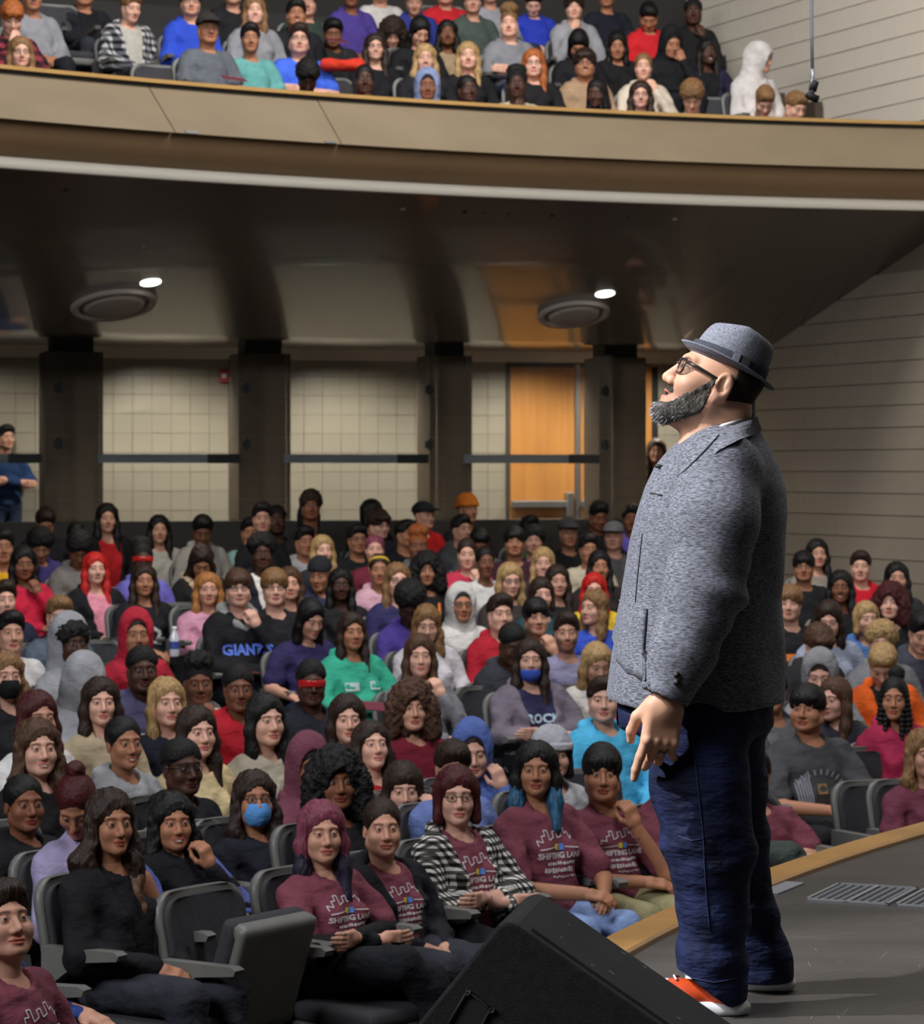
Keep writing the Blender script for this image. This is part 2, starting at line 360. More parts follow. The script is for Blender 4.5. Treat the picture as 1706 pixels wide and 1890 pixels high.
def wear_f(st):
    def f(P):
        Q = mirror(P); x, y, z = P[:, 0], P[:, 1], P[:, 2]
        if st == 'hood':
            o = smin(el(P, (0, .030, .022), (.108, .125, .148)), rc(P, (0, .055, -.08), (0, .06, -.21), .10, .125), .05)+.003*wob(P, 40)
            return smax(o, -el(P, (0, -.135, -.012), (.073, .16, .112)), .014)
        if st == 'hoodback':      # hood seen from the side, deep over the face
            o = smin(el(P, (0, .015, .022), (.112, .140, .150)), rc(P, (0, .055, -.08), (0, .06, -.21), .10, .125), .05)+.003*wob(P, 40)
            return smax(o, -el(P, (0, -.16, -.03), (.068, .135, .100)), .014)
        if st == 'cap':
            d = smax(el(P, (0, .014, .045), (.095, .114, .094)), .035-z, .004)
            b = smax(el(P, (0, -.115, .040), (.078, .085, .030)), -el(P, (0, -.115, .025), (.09, .095, .030)), .003)
            return smin(d, smax(b, .03-z, .003), .008)
        if st == 'capback':
            d = smax(el(P, (0, .014, .045), (.095, .114, .094)), .035-z, .004)
            b = smax(el(P, (0, .12, .025), (.07, .07, .026)), -el(P, (0, .12, .012), (.08, .08, .026)), .003)
            return smin(d, b, .008)
        if st == 'beanie':
            d = smax(el(P, (0, .018, .046), (.099, .118, .108)), .026-z-.2*np.maximum(y, 0), .006)+.0015*np.sin(np.arctan2(x, -y)*50)
            return smin(d, smax(np.abs(el(P, (0, .018, .04), (.101, .120, .12)))-.007, np.abs(z-.042+.2*np.maximum(y, 0))-.017, .006), .004)
        if st == 'band': return smax(np.abs(el(P, (0, .018, .040), (.083, .103, .094)))-.006, np.abs(z-.068+.55*y)-.020, .006)
        if st == 'mask': return smax(smax(np.abs(el(P, (0, -.050, -.056), (.060, .064, .068)))-.003, np.maximum(z+.016, -.118-z), .004), y+.008, .004)
        if st == 'chinmask': return smax(smax(np.abs(el(P, (0, -.046, -.080), (.058, .058, .058)))-.004, np.maximum(z+.058, -.135-z), .004), y+.0, .004)
        if st == 'shield': return smax(smax(np.abs(el(P, (0, -.02, .004), (.080, .086, .09)))-.0025, np.abs(z-.004)-.021+.3*np.maximum(.02-np.abs(x), 0), .004), y+.03, .004)
    return f
BOX = {'mane': ((-.22, -.16, -.50), (.22, .17, .15)), 'long': ((-.14, -.13, -.33), (.14, .15, .15)), 'wavy': ((-.16, -.14, -.36), (.16, .16, .15)), 'longer': ((-.14, -.13, -.40), (.14, .15, .15)), 'bangs': ((-.14, -.14, -.31), (.14, .15, .15)),
       'bigcurly': ((-.20, -.16, -.22), (.20, .17, .18)), 'braids': ((-.14, -.16, -.34), (.14, .18, .15)), 'pony': ((-.11, -.12, -.22), (.13, .21, .16)), 'hood': ((-.15, -.14, -.32), (.15, .21, .19)), 'hoodback': ((-.15, -.16, -.32), (.15, .21, .19)),
       'cap': ((-.11, -.22, -.02), (.11, .14, .15)), 'capback': ((-.11, -.12, -.03), (.11, .21, .15)), 'afro': ((-.15, -.14, -.08), (.15, .18, .21)), 'tall': ((-.13, -.13, -.09), (.13, .15, .22))}
HAIRMAT = {'afro': 'frizz', 'curly': 'frizz', 'tall': 'frizz', 'bigcurly': 'frizz', 'puff': 'frizz', 'fade': 'frizz', 'buzz': 'frizz'}
_cache = {}
def hair_me(st, near):
    k = ('hair', st, near)
    if k not in _cache:
        wr = st in ('hood', 'hoodback', 'cap', 'capback', 'beanie', 'band', 'mask', 'chinmask', 'shield')
        h = (.0038 if st in ('mask', 'chinmask', 'shield', 'band') else .0052) if near or st in ('mask', 'chinmask', 'shield') else .0095
        lo, hi = BOX.get(st, ((-.13, -.15, -.15), (.13, .17, .20)))
        V, F = snet(wear_f(st) if wr else hair_f(st), lo, hi, h)
        m = M['cloth'] if wr else M[HAIRMAT.get(st, 'hair')]
        if st == 'shield': m = M['gloss']
        _cache[k] = mesh('hair_'+st if not wr else st, V, F, m)
    return _cache[k]

# ---- hands: wrist at origin, fingers towards -Z, palm faces -Y, thumb on +X
def hand_f(curl, spread=.0):
    segs = []
    for i, (bx, L, r) in enumerate([(-.029, .052, .0078), (-.0095, .066, .0088), (.0105, .071, .0092), (.030, .064, .009)]):
        a0, a1, a2 = curl*.9, curl*2.0, curl*2.7
        p = np.array([bx, 0., -.088-(.004 if i in (1, 2) else 0)]); q = [p]
        for a, l in ((a0, .45), (a1, .32), (a2, .26)):
            p = p+np.array([spread*bx*L*l*12, -math.sin(a)*L*l*1.25, -math.cos(a)*L*l*1.25]); q.append(p)
        segs.append((q, r))
    th = [(.022, -.006, -.018), (.050, -.018-.01*curl, -.048), (.058-.012*curl, -.030-.02*curl, -.078), (.052-.025*curl, -.040-.022*curl, -.098)]
    def f(P):
        d = rbox(P, (0, 0, -.050), (.041, .0145, .046), .014); d = smin(d, rc(P, (0, 0, .05), (0, 0, -.02), .027, .029), .02)
        for q, r in segs:
            d = smin(d, chain(P, q, [r*1.12, r*1.05, r*.97, r*.85], .004), .007)
        return smin(d, chain(P, th, [.017, .0125, .0105, .009], .006), .012)
    return f
_hands = {}
def hand(curl, near):
    k = (curl, near)
    if k not in _hands: _hands[k] = snet(hand_f(curl), (-.06, -.12, -.19), (.085, .04, .06), .0048 if near else .0075)
    return _hands[k]

# ---- seated figure: origin on the seat, front is -Y
def lap(w=.1): pass
POSE = {   # (elbow, wrist) for +X arm then -X arm
 'lap': ((.255, -.03, .22), (.085, -.25, .15), (-.255, -.03, .22), (-.075, -.26, .165)),
 'rest': ((.285, .0, .25), (.265, -.24, .21), (-.285, .0, .25), (-.265, -.24, .21)),
 'cross': ((.255, -.10, .26), (-.075, -.215, .275), (-.255, -.10, .25), (.085, -.225, .245)),
 'chinR': ((.25, -.10, .23), (-.04, -.235, .215), (-.215, -.185, .225), (-.055, -.165, .475)),
 'chinL': ((.215, -.185, .225), (.055, -.165, .475), (-.25, -.10, .23), (.04, -.235, .215)),
 'fwd': ((.25, -.14, .22), (.06, -.37, .20), (-.25, -.14, .22), (-.05, -.38, .215)),
 'faceR': ((.25, -.10, .23), (-.04, -.235, .215), (-.20, -.19, .27), (-.085, -.135, .52)),
 'faceL': ((.20, -.19, .27), (.085, -.135, .52), (-.25, -.10, .23), (.04, -.235, .215)),
}
SH = .12
def shear(V): V = np.array(V, np.float32); V[:, 1] += SH*V[:, 2]; return V
def torso(P, fem, off=0.):
    Q = mirror(P)
    d = el(P, (0, -.005, .07), (.165+off, .125+off, .13+off)); d = smin(d, el(P, (0, -.015, .21), (.150+off, .115+off, .16)), .06)
    d = smin(d, el(P, (0, .0, .37), (.165-.012*fem+off, .108+off, .16)), .06)
    d = smin(d, rc(Q, (0, .015, .475), (.145-.015*fem, .015, .475), .062+off, .056+off), .06)
    d = smin(d, rc(P, (0, .02, .48), (0, .0, .58), .085+off, .054+off), .04)
    if fem: d = smin(d, el(Q, (.068, -.088, .345), (.060+off*.5, .052+off*.5, .060)), .035)
    return d
def arms(P, pose, r, upto=1., short=False):
    E1, W1, E2, W2 = POSE[pose]; d = None
    for s, E, Wr in ((1, E1, W1), (-1, E2, W2)):
        S = (s*.182, .015, .455)
        if short:
            m = tuple(S[i]+(E[i]-S[i])*.72 for i in range(3)); e = rc(P, S, m, r*1.02, r*1.12)
        else:
            Wt = tuple(E[i]+(Wr[i]-E[i])*upto for i in range(3)); e = smin(rc(P, S, E, r, r*.86), rc(P, E, Wt, r*.86, r*.62), .03)
        d = e if d is None else np.minimum(d, e)
    return d
def top_f(kind, pose, fem):
    def f(P):
        P = P.copy(); P[:, 1] -= SH*P[:, 2]
        osh = kind.endswith('os'); kind_ = kind[:-2] if osh else kind
        loose = {'tee': .012, 'sweat': .016, 'hood': .022, 'hup': .022, 'jack': .028, 'inner': .008, 'tank': .008}[kind_]
        d = torso(P, fem, loose)
        if kind_ == 'inner': pass
        elif kind_ in ('tee',): d = smin(d, arms(P, pose, .064, short=True), .035)
        elif kind_ in ('tank',): pass
        else: d = smin(d, arms(P, pose, .066 if kind_ != 'jack' else .072, .93), .035)
        x, y, z = P[:, 0], P[:, 1], P[:, 2]
        d = d+.0060*np.sin(z*46+9*x+2*np.sin(11*x+y*14))*(1-np.clip((z-.36)*7, 0, 1))+.0045*wob(P, 38)+.0045*np.sin(40*(np.abs(x)*.8-z*.6)+y*20)*np.clip((np.abs(x)-.08)*8, 0, 1)
        if kind_ in ('hood', 'hup', 'jack'):
            Q = mirror(P)
            ring = chain(Q, [(0, .10, .56), (.075, .075, .55), (.095, .01, .525), (.05, -.075, .475), (.0, -.10, .45)], [.050, .046, .036, .024, .018], .02)
            d = smin(d, ring+.003*wob(P, 60), .02)
        if kind_ == 'jack': d = smax(d, -np.maximum(np.abs(x)-(.028+.16*np.clip(z-.05, 0, .5)), y-.02), .012)
        nk = .070 if kind_ not in ('tank',) else .10
        d = smax(d, -rc(P, (0, -.012, .545), (0, -.03, .75), nk, nk+.02), .012)
        if osh: d = smax(d, -(np.sqrt(((P-f32(.190, -.04, .480))**2).sum(1))-.135), .012)
        return smax(d, .015-z, .01)
    return f
def top_me(kind, pose, fem, near, m='cloth'):
    k = ('top', kind, pose, fem, near, m)
    if k not in _cache:
        k2 = ('topg', kind, pose, fem, near)
        if k2 not in _cache: _cache[k2] = snet(top_f(kind, pose, fem), (-.40, -.46, 0), (.40, .27, .66), .0125 if near else .021)
        V, F = _cache[k2]
        _cache[k] = mesh(kind, V, F, M[m])
    return _cache[k]
LEG = {'sit': ([(.095, .02, .075), (.125, -.42, .075), (.115, -.44, -.36)],)*2,
       'cross': ([(.095, .02, .075), (.12, -.42, .075), (.11, -.44, -.36)], [(-.095, .02, .085), (-.03, -.40, .165), (.20, -.47, -.05)])}
def legs_f(lp, off):
    a, b = LEG[lp]
    def f(P):
        Q = P.copy(); Q[:, 0] = -Q[:, 0]
        d = el(P, (0, .0, .06), (.175+off, .135+off, .11))
        for pts, q in ((a, P), (b, P if lp == 'cross' else Q)):
            d = smin(d, chain(q, pts, [.088+off, .066+off, .048+off*1.6], .03), .04)
        return d+.004*wob(P, 34)
    return f
def legs_me(lp, near):
    k = ('leg', lp, near)
    if k not in _cache:
        V, F = snet(legs_f(lp, .012), (-.26, -.56, -.43), (.28, .2, .24), .013 if near else .024); _cache[k] = mesh('trousers', V, F, M['cloth'])
    return _cache[k]
def skin_body(pose, fem, lp, bare, near):
    """bare torso, arms and legs under the clothes, arms fine where they show"""
    k = ('skin', pose, fem, lp, bare, near)
    if k not in _cache:
        def f(P):
            P = P.copy(); P[:, 1] -= SH*P[:, 2]
            return smin(torso(P, fem, -.012), arms(P, pose, .047, 1.), .03)
        A = snet(f, (-.36, -.45, -.03), (.36, .24, .62), (.0115 if near else .019) if bare else .028)
        Bm = snet(legs_f(lp, -.02), (-.26, -.56, -.43), (.28, .2, .24), .032)
        _cache[k] = (np.concatenate([A[0], Bm[0]]), np.concatenate([A[1], Bm[1]+len(A[0])]), len(A[0]))
    return _cache[k]
def wrist_frames(pose):
    E1, W1, E2, W2 = POSE[pose]; out = []
    for s, E, Wr in ((1, E1, W1), (-1, E2, W2)):
        E = Vector((E[0], E[1]+SH*E[2], E[2])); Wv = Vector((Wr[0], Wr[1]+SH*Wr[2], Wr[2])); d = (Wv-E).normalized()
        up = Wr[2] > .4
        if up:
            d = (d*.5+Vector((-.25*s, .1, 1))).normalized(); pn = Vector((-.15*s, 1, .1)); curl = .75
        elif pose == 'cross': pn = Vector((0, 1, .1)); curl = .25
        elif pose == 'rest': pn = Vector((0, 0, -1)); curl = .3; d = (d+Vector((0, -.3, -.15))).normalized()
        else: pn = Vector((-.35*s, .3, -1)); curl = .42; d = (d+Vector((0, -.15, -.1))).normalized()
        z = -d; y = -(pn-d*pn.dot(d)).normalized(); x = y.cross(z)
        Mx = Matrix((x, y, z)).transposed().to_4x4(); Mx.translation = Wv
        # thumb: +X side of the template must face the body's middle / upwards
        flip = (x.x*s > 0) if not up else (x.x*s > 0)
        out.append((Mx @ Matrix.Diagonal((-1 if flip else 1, 1, 1, 1)), curl, flip))
    return out
# ------------------------------------------------------------------ the hall: rows are arcs about AC, the side wall is splayed
AC = (7.4, 7.6)
WX = lambda d: 15.18-.433*d                    # x of the side wall at depth d
WBACK = 29.6
def pol(R, ph): return (AC[0]-R*math.sin(ph), AC[1]+R*math.cos(ph))
def ph0(R):
    lo, hi = -.6, 1.2
    for _ in range(40):
        m = (lo+hi)/2; p = pol(R, m)
        if p[0] > WX(p[1])-.01: lo = m
        else: hi = m
    return hi
def ring(prof, ph1=1.5, n=48, start=None, off=0.):
    """closed profile [(R, z)] swept along the arc from the side wall"""
    V = []; k = len(prof)
    for i in range(n+1):
        for R, z in prof:
            a0 = (ph0(R) if start is None else start)+off/max(R, 1); a = a0+(ph1-a0)*i/n; V.append(pol(R, a)+(z,))
    F = [(i*k+j, i*k+(j+1) % k, (i+1)*k+(j+1) % k, (i+1)*k+j) for i in range(n) for j in range(k)]
    F += [tuple(range(k))[::-1], tuple(n*k+j for j in range(k))]
    return V, F
HROW = lambda R: 1.47-.0796*(R-9.05)           # eye of a seated person below the camera
R0, RP = 9.05, .9
def zf(k): return CAMZ-HROW(R0+RP*k)-1.17      # terrace of row k
FB0, BR0, BRISE = 3.60, 18.35, .38             # balcony: first floor, first row, rise per row
M['carpet'] = mat('stalls_floor', (.022, .021, .021), .9, noise=(3, .7, 1.3))
M['balfloor'] = mat('balcony_floor', (.035, .032, .03), .85)
M['block'] = mat('glazed_block', '968b7b', .34, .4, noise=(1.3, .93, 1.06), bump=(14, .12, .01))
M['mortar'] = mat('mortar', '75695a', .8)
M['blockup'] = mat('lit_block', 'c9c0b2', .5, .35, noise=(1.1, .94, 1.05), bump=(16, .15, .01))  # upper blocks of the same wall, balcony light put into the paler colour
M['tile'] = mat('glazed_tile', '9a9382', .28, .5, noise=(2, .94, 1.06))
M['column'] = mat('brown_block', '5f5241', .5, .3, noise=(2, .9, 1.08))
M['black'] = mat('matt_black', (.008, .008, .008), .6)
M['soffit'] = mat('glossy_soffit_paint', '6a5f53', .27, .5, noise=(.8, .96, 1.04), bump=((3, 3, 3), .05, .02), coat=.35)
M['fascia'] = mat('fascia_paint', '7d6f5a', .42, .45, noise=((1.4, 1.4, 2.2), .90, 1.07, 6), bump=(22, .1, .01))
M['fascia2'] = mat('fascia_underside', '8a6d4c', .5, .4, noise=(1.5, .95, 1.05))
M['creamtrim'] = mat('cream_trim', 'f2ead8', .45)
M['wood'] = mat('oak', 'b98a4e', .4, .45, noise=((3, 3, 26), .82, 1.12), coat=.2)
M['woodlip'] = mat('oak_lip', 'b08a52', .35, .5, noise=((3, 3, 20), .9, 1.08), coat=.2)
M['door'] = mat('oak_door', 'b97f40', .4, .45, noise=((14, 14, 1.0), .85, 1.1), coat=.25)
M['steel'] = mat('brushed_steel', 'a5a6a4', .32, .5, metal=.85)
M['glass'] = mat('pane_glass', (1, 1, 1), .02, .5, trans=1.)
M['glass'].node_tree.nodes['Principled BSDF'].inputs['IOR'].default_value = 1.22
M['rail'] = mat('grey_rail', '7b8286', .35, .5, metal=.3)
M['white'] = mat('white_plastic', 'd9d8d6', .5)
M['stage'] = mat('stage_floor', '45413d', .42, .5, noise=((1.2, 4, 1), .75, 1.25, 8), bump=((40, 9, 1), .12, .004))
M['dark'] = mat('dark_wall', (.03, .026, .022), .8)
M['brownpanel'] = mat('brown_panel', '463b30', .6)

# stalls terraces
for k in range(-2, 15):
    Ra, Rb = R0+RP*k-.55, R0+RP*k+.35
    if k == -2: Ra -= 2.0
    zt = zf(max(k, 0))
    V, F = ring([(Ra, zt), (Ra, zt-.12), (Rb, zt-.12), (Rb, zt)], 1.62)
    tag(add('floor', mesh('floor', V, F, M['carpet'], False)), kind='structure')
ZAISLE = -1.25+CAMZ
V, F = ring([(22.02, ZAISLE), (22.02, ZAISLE-.3), (27.5, ZAISLE-.3), (27.5, ZAISLE)], 1.2, start=-.35)
tag(add('floor', mesh('floor', V, F, M['carpet'], False)), kind='structure')

# back wall of square glazed tiles
BWD = lambda x: 30.39+.27*x
ub = Vector((1, .27, 0)).normalized(); nb = Vector((.27, -1, 0)).normalized()
def bw(s, z, off=0.): return Vector((0, 30.39, 0))+ub*s+nb*off+Vector((0, 0, z))
MbU = Matrix((ub, -nb, Vector((0, 0, 1)))).transposed().to_4x4()
m = MB(); Mx = MbU.copy(); Mx.translation = (0, 30.39, 0)
m.box((-8, .012, ZAISLE-.3), (3.2, .25, 2.78), Mx); wall_back = tag(m.obj('wall_back', M['mortar']), kind='structure')
T = .203; tm = MB(); tm.box((-T/2+.0022, -.004, -T/2+.0026), (T/2-.0022, .014, T/2-.0026)); tile_me = tm.me('tile', M['tile'])
ntile = 0
for r in range(9):
    z = 2.63-T*(r+.5)
    for c in range(52):
        s = -5.6+T*(c+.5)
        xpx = CX+FPX*(ub.x*s)/(30.39+ub.y*s)
        if xpx > 1264 or (930 < xpx < 1106): continue
        if any(a < xpx < b for a, b in ((84, 172), (436, 520), (794, 856))) or 1098 < xpx < 1180: continue
        p = bw(s, z); o = add('tile', tile_me, wall_back, loc=p+nb*random.uniform(-.002, .002), rot=(0, 0, math.atan2(ub.y, ub.x))); ntile += 1
# lower tiles of the wall, continuous behind the heads
m = MB(); m.box((-8, -.004, ZAISLE), (3.2, .02, 2.63-T*9), Mx); m.obj('tile_dado', M['tile'], wall_back)
m = MB(); m.box((-8, -.05, 2.60), (3.2, .02, 2.745), Mx); tag(m.obj('trim_1', M['creamtrim']), kind='structure')

# side wall: long painted blocks on both levels
uw = Vector((.433, -1, 0)).normalized(); nw = Vector((-1, -.433, 0)).normalized()
ang_w = math.atan2(uw.y, uw.x)
def sw(t, z, off=0.): return Vector((WX(WBACK), WBACK, 0))+uw*t+nw*off+Vector((0, 0, z))
MW = Matrix((uw, -nw, Vector((0, 0, 1)))).transposed().to_4x4(); MW.translation = sw(0, 0)
m = MB(); m.box((0, .012, -1.6), (26, .3, 7.5), MW); wall_side = tag(m.obj('wall_right', M['mortar']), kind='structure')
BL, BH = .406, .203
def block_me(mm):
    b = MB(); b.box((-BL/2+.0015, -.006, -BH/2+.0045), (BL/2-.0015, .014, BH/2-.0045)); return b.me('block', mm)
bm_lo, bm_up = block_me(M['block']), block_me(M['blockup'])
for (z0, rows, bmesh_, t1) in ((.20, 15, bm_lo, 5.2), (4.18, 13, bm_up, 6.2)):
    for r in range(rows):
        z = z0+BH*(r+.5)
        for c in range(int(t1/BL)+1):
            t = BL*(c+.5+(.5 if r % 2 else 0)); p = sw(t, z)
            q = (CX+FPX*p.x/p.y, HY-FPX*(p.z-CAMZ)/p.y)
            if q[0] > 1760 or q[1] < -40 or (bmesh_ is bm_lo and q[0] < 1380 and q[1] > 800): continue
            add('block', bmesh_, wall_side, loc=p+nw*random.uniform(-.0015, .0015), rot=(0, 0, ang_w))
m = MB(); m.box((0, -.002, -1.6), (26, .02, .20), MW); m.obj('block_dado', M['block'], wall_side)
m = MB(); m.box((5.6, -.002, .2), (26, .02, 7.5), MW); m.obj('block_field', M['blockup'], wall_side)
# the far balcony wall and door strip past the corner
m = MB(); m.box((-9, 32.2, 3.0), (4.2, 32.5, 9.5)); tag(m.obj('wall_balcony_back', M['dark']), kind='structure')
m = MB(); m.box((2.43, 29.62, ZAISLE), (2.50, 29.72, 2.62)); tag(m.obj('trim_2', M['door']), kind='structure')

# columns of brown block behind the last row
CLD = lambda x: 28.05+.27*x
colpx = ((68, 180), (425, 527), (778, 862), (1090, 1185))
for i, (xa, xb) in enumerate(colpx+((-300, -185),)):
    xc = (xa+xb)/2; r = (xc-CX)/FPX; d = 28.05/(1-.27*r); X = r*d; wdt = (xb-xa)/FPX*d*.93
    Mx = MbU.copy(); Mx.translation = (X, d+.25, 0)
    m = MB(); m.box((-wdt/2, -.25, ZAISLE-.3), (wdt/2, .25, 2.57), Mx)
    c = tag(m.obj('column', M['mortar']), 'brown block column behind the last row, %s' % ['beside the standing man in blue', 'beside the small red wall box', 'one bay before the oak doors', 'just past the oak doors', 'far end'][i], 'column', kind='structure')
    b = MB(); b.box((-wdt/2-.007, -.257, -.099), (wdt/2+.007, .257, .099)); bme = b.me('block', M['column'])
    for q in range(10): add('block', bme, c, loc=(X, d+.25, 2.465-q*.203), rot=(0, 0, math.atan2(ub.y, ub.x)))
    m = MB(); m.box((-wdt*.36, -.2, 2.56), (wdt*.36, .2, 2.80), Mx); m.obj('collar', M['black'], c)
# low dark ledge wall behind the last row
m = MB(); Mx = MbU.copy(); Mx.translation = (0, 27.83, 0); m.box((-9, -.1, -.8), (2.6, .1, .94), Mx); tag(m.obj('wall_ledge', M['dark']), kind='structure')
# glass screens standing on the ledge between the columns
k = 0
for (xa, xb, xr) in ((-170, 122, 60), (184, 468, 428), (528, 806, 778), (862, 1130, 1094)):
    k += 1; ra, rb = (xa-CX)/FPX, (xb-CX)/FPX; off = 27.74
    da, db = off/(1-.27*ra), off/(1-.27*rb); A, B = ra*da, rb*db
    Mx = MbU.copy(); Mx.translation = (0, off, 0); sc = 1/ub.x
    win = empty('window_%d' % k, (0, 0, 0), kind='structure')
    m = MB(); m.box((A*sc, -.006, .94), (B*sc, .006, 2.58), Mx); m.obj('pane', M['glass'], win)
    rr = (xr-CX)/FPX; X2 = rr*off/(1-.27*rr)*sc
    m = MB(); m.box((A*sc, .10, 1.50), (X2, .14, 1.585), Mx); m.obj('rail', M['rail'], win)
    m = MB(); m.box((X2-.22, .095, 1.498), (X2+.1, .145, 1.587), Mx); m.obj('rail_bracket', M['black'], win)
    for zz in (2.22, 1.68):
        m = MB(); cx = B*sc-.07; m.box((cx-.045, -.022, zz-.035), (cx+.035, .022, zz+.035), Mx); m.box((cx-.015, -.03, zz-.055), (cx+.015, .03, zz+.055), Mx); bevel(m.obj('clamp', M['black'], win), .006)
# oak doors in the back wall
def bwx(x): r = (x-CX)/FPX; return r*30.39/(1-.27*r)/ub.x
dr = empty('door_1', (0, 0, 0), kind='structure'); Mx = MbU.copy(); Mx.translation = (0, 30.39, 0)
for nm, xa, xb in (('door_leaf', 940, 1059), ('door_leaf', 1068, 1100)):
    A, B = bwx(xa), bwx(xb)
    lf = MB(); lf.box((A, -.05, ZAISLE), (B, .02, 2.55), Mx); lf = bevel(lf.obj(nm, M['door'], dr), .006)
    g = MB(); g.box((A+.02, -.058, .86), (B-.0, -.048, .93), Mx); g.obj('kick_groove', M['fascia2'], lf)
    g = MB(); g.box((A, -.13, 1.02), (B-.05, -.07, 1.10), Mx); g.box((B-.12, -.14, .92), (B-.04, -.05, 1.19), Mx); bevel(g.obj('push_bar', M['steel'], lf), .012)
m = MB(); m.box((bwx(1059), -.07, ZAISLE), (bwx(1068), .0, 2.58), Mx); m.obj('mullion', M['steel'], dr)
m = MB(); m.box((bwx(934), -.03, ZAISLE), (bwx(940), .0, 2.58), Mx); m.box((bwx(934), -.03, 2.55), (bwx(1104), .0, 2.60), Mx); m.obj('door_frame', M['brownpanel'], dr)
d2 = empty('door_2', (0, 0, 0), kind='structure')
m = MB(); m.box((bwx(1187), -.06, ZAISLE), (bwx(1200), .02, 2.56), Mx); m.obj('door_leaf', M['door'], d2)
m = MB(); m.box((bwx(1200), -.02, ZAISLE), (bwx(1214), .02, 2.56), Mx); m.obj('door_gap', M['black'], d2)
# red wall box
p = bw(bwx(414), 2.42, .03); m = MB(); m.box((-.055, -.03, -.07), (.055, .03, .07)); rb_ = m.obj('wall_alarm', mat('alarm_red', 'a5201c', .4), loc=p)
tag(bevel(rb_, .008), 'small red alarm box high on the tiled wall beside a column', 'alarm')
m = MB(); m.box((-.03, -.045, -.02), (.02, -.028, .025)); m.obj('strobe', M['white'], rb_)

# balcony: fascia, underside, trim, soffit, floors
RS1, ZS1, ZS2 = 17.3, CAMZ+2.26, CAMZ+1.24
PH = 1.25
V, F = ring([(17.30, 3.70), (17.34, 3.79), (17.42, 3.79), (17.42, 3.70)], PH); tag(add('trim_3', mesh('trim', V, F, M['creamtrim'])), kind='structure')
V, F = ring([(17.33, 3.79), (17.12, 4.035), (17.2, 4.06), (17.46, 3.80)], PH); fasc_low = tag(add('wall_fascia_underside', mesh('fascia_low', V, F, M['fascia2'])), kind='structure')
# sloped parapet front, three panels with seams, the middle one a hinged hatch
pa = [(17.04, 4.03), (17.50, 4.45), (17.62, 4.45), (17.62, 3.68), (17.14, 4.035)]
def phx(x, R=17.27):   # azimuth of an image column on radius R
    r = (x-CX)/FPX; lo, hi = 10., 40.
    for _ in range(50):
        mm = (lo+hi)/2
        if math.hypot(r*mm-AC[0], mm-AC[1]) < R: lo = mm
        else: hi = mm
    return math.atan2(AC[0]-r*lo, lo-AC[1]), lo
pan = empty('wall_parapet', (0, 0, 0), kind='structure')
s1, s2 = phx(298)[0], phx(607)[0]
for nm, a, b, n in (('panel', None, s2-.0003, 40), ('hatch_panel', s2+.0003, s1-.0003, 12), ('panel', s1+.0003, PH, 30)):
    V, F = ring(pa, b, n, start=a); o = add(nm, mesh(nm, V, F, M['fascia']), pan)
    if nm == 'hatch_panel':
        for q in (s1-.008, s2+.006):
            V, F = ring([(17.030, 4.032), (17.036, 4.05), (17.075, 4.05), (17.075, 4.03)], q+.003, 2, start=q-.003); add('latch', mesh('latch', V, F, M['steel'], False), o)
    else: o.data.polygons.foreach_set('use_smooth', np.zeros(len(o.data.polygons), bool))
for o in pan.children: o.data.polygons.foreach_set('use_smooth', np.zeros(len(o.data.polygons), bool))
V, F = ring([(17.16, 4.06), (17.52, 4.44), (17.6, 4.44), (17.6, 3.72), (17.3, 4.02)], PH); add('seam_light_block', mesh('seam_light_block', V, F, M['black'], False), pan)  # unseen black ring added to stop light leaking through the panel seams
V, F = ring([(17.47, 4.44), (17.47, 4.462), (17.66, 4.462), (17.66, 4.44)], PH); add('shadow_gap', mesh('gap', V, F, M['black'], False), pan)
V, F = ring([(17.44, 4.462), (17.44, 4.492), (17.68, 4.492), (17.68, 4.462)], PH); tag(add('trim_4', mesh('lip', V, F, M['woodlip'], False)), kind='structure')
# soffit: a cone that drops towards the back, then nearly flat to the wall
prof = [(17.40, 3.70), (17.9, 3.555), (20.75, ZS2+CAMZ-CAMZ), (24.0, 2.72), (27.0, 2.74)]
V = []; n = 60
for i in range(n+1):
    for R, z in prof: a0 = max(ph0(R), -.2)-.01; a = a0+(PH-a0)*i/n; V.append(pol(R, a)+(z,))
kk = len(prof); F = [(i*kk+j, (i+1)*kk+j, (i+1)*kk+j+1, i*kk+j+1) for i in range(n) for j in range(kk-1)]
tag(add('ceiling_soffit', mesh('soffit', V, F, M['soffit'])), kind='structure')
def soff(R): return np.interp(R, [q[0] for q in prof], [q[1] for q in prof])
for kx in range(0, 8):
    Ra, Rb = BR0+RP*kx-.55, BR0+RP*kx+.35
    if kx == 0: Ra = 17.95
    zt = FB0+BRISE*kx
    V, F = ring([(Ra, zt), (Ra, zt-.4 if kx else zt-.03), (Rb, zt-.4 if kx else zt-.2), (Rb, zt)], PH); tag(add('floor', mesh('floor', V, F, M['balfloor'], False)), kind='structure')
# stepped brown side wall of the balcony stair
m = MB(); steps = [(27.0, 4.96), (27.65, 5.13), (28.1, 5.30), (28.75, 5.66), (29.4, 6.0), (30.2, 6.4)]
ts = [(WBACK-q[0])*uw.length/abs(uw.y) for q in steps]
for i in range(len(steps)-1): m.box((ts[i+1], -.12, 3.0), (ts[i], -.04, steps[i][1]), MW)
tag(m.obj('wall_stair_side', M['brownpanel']), kind='structure')
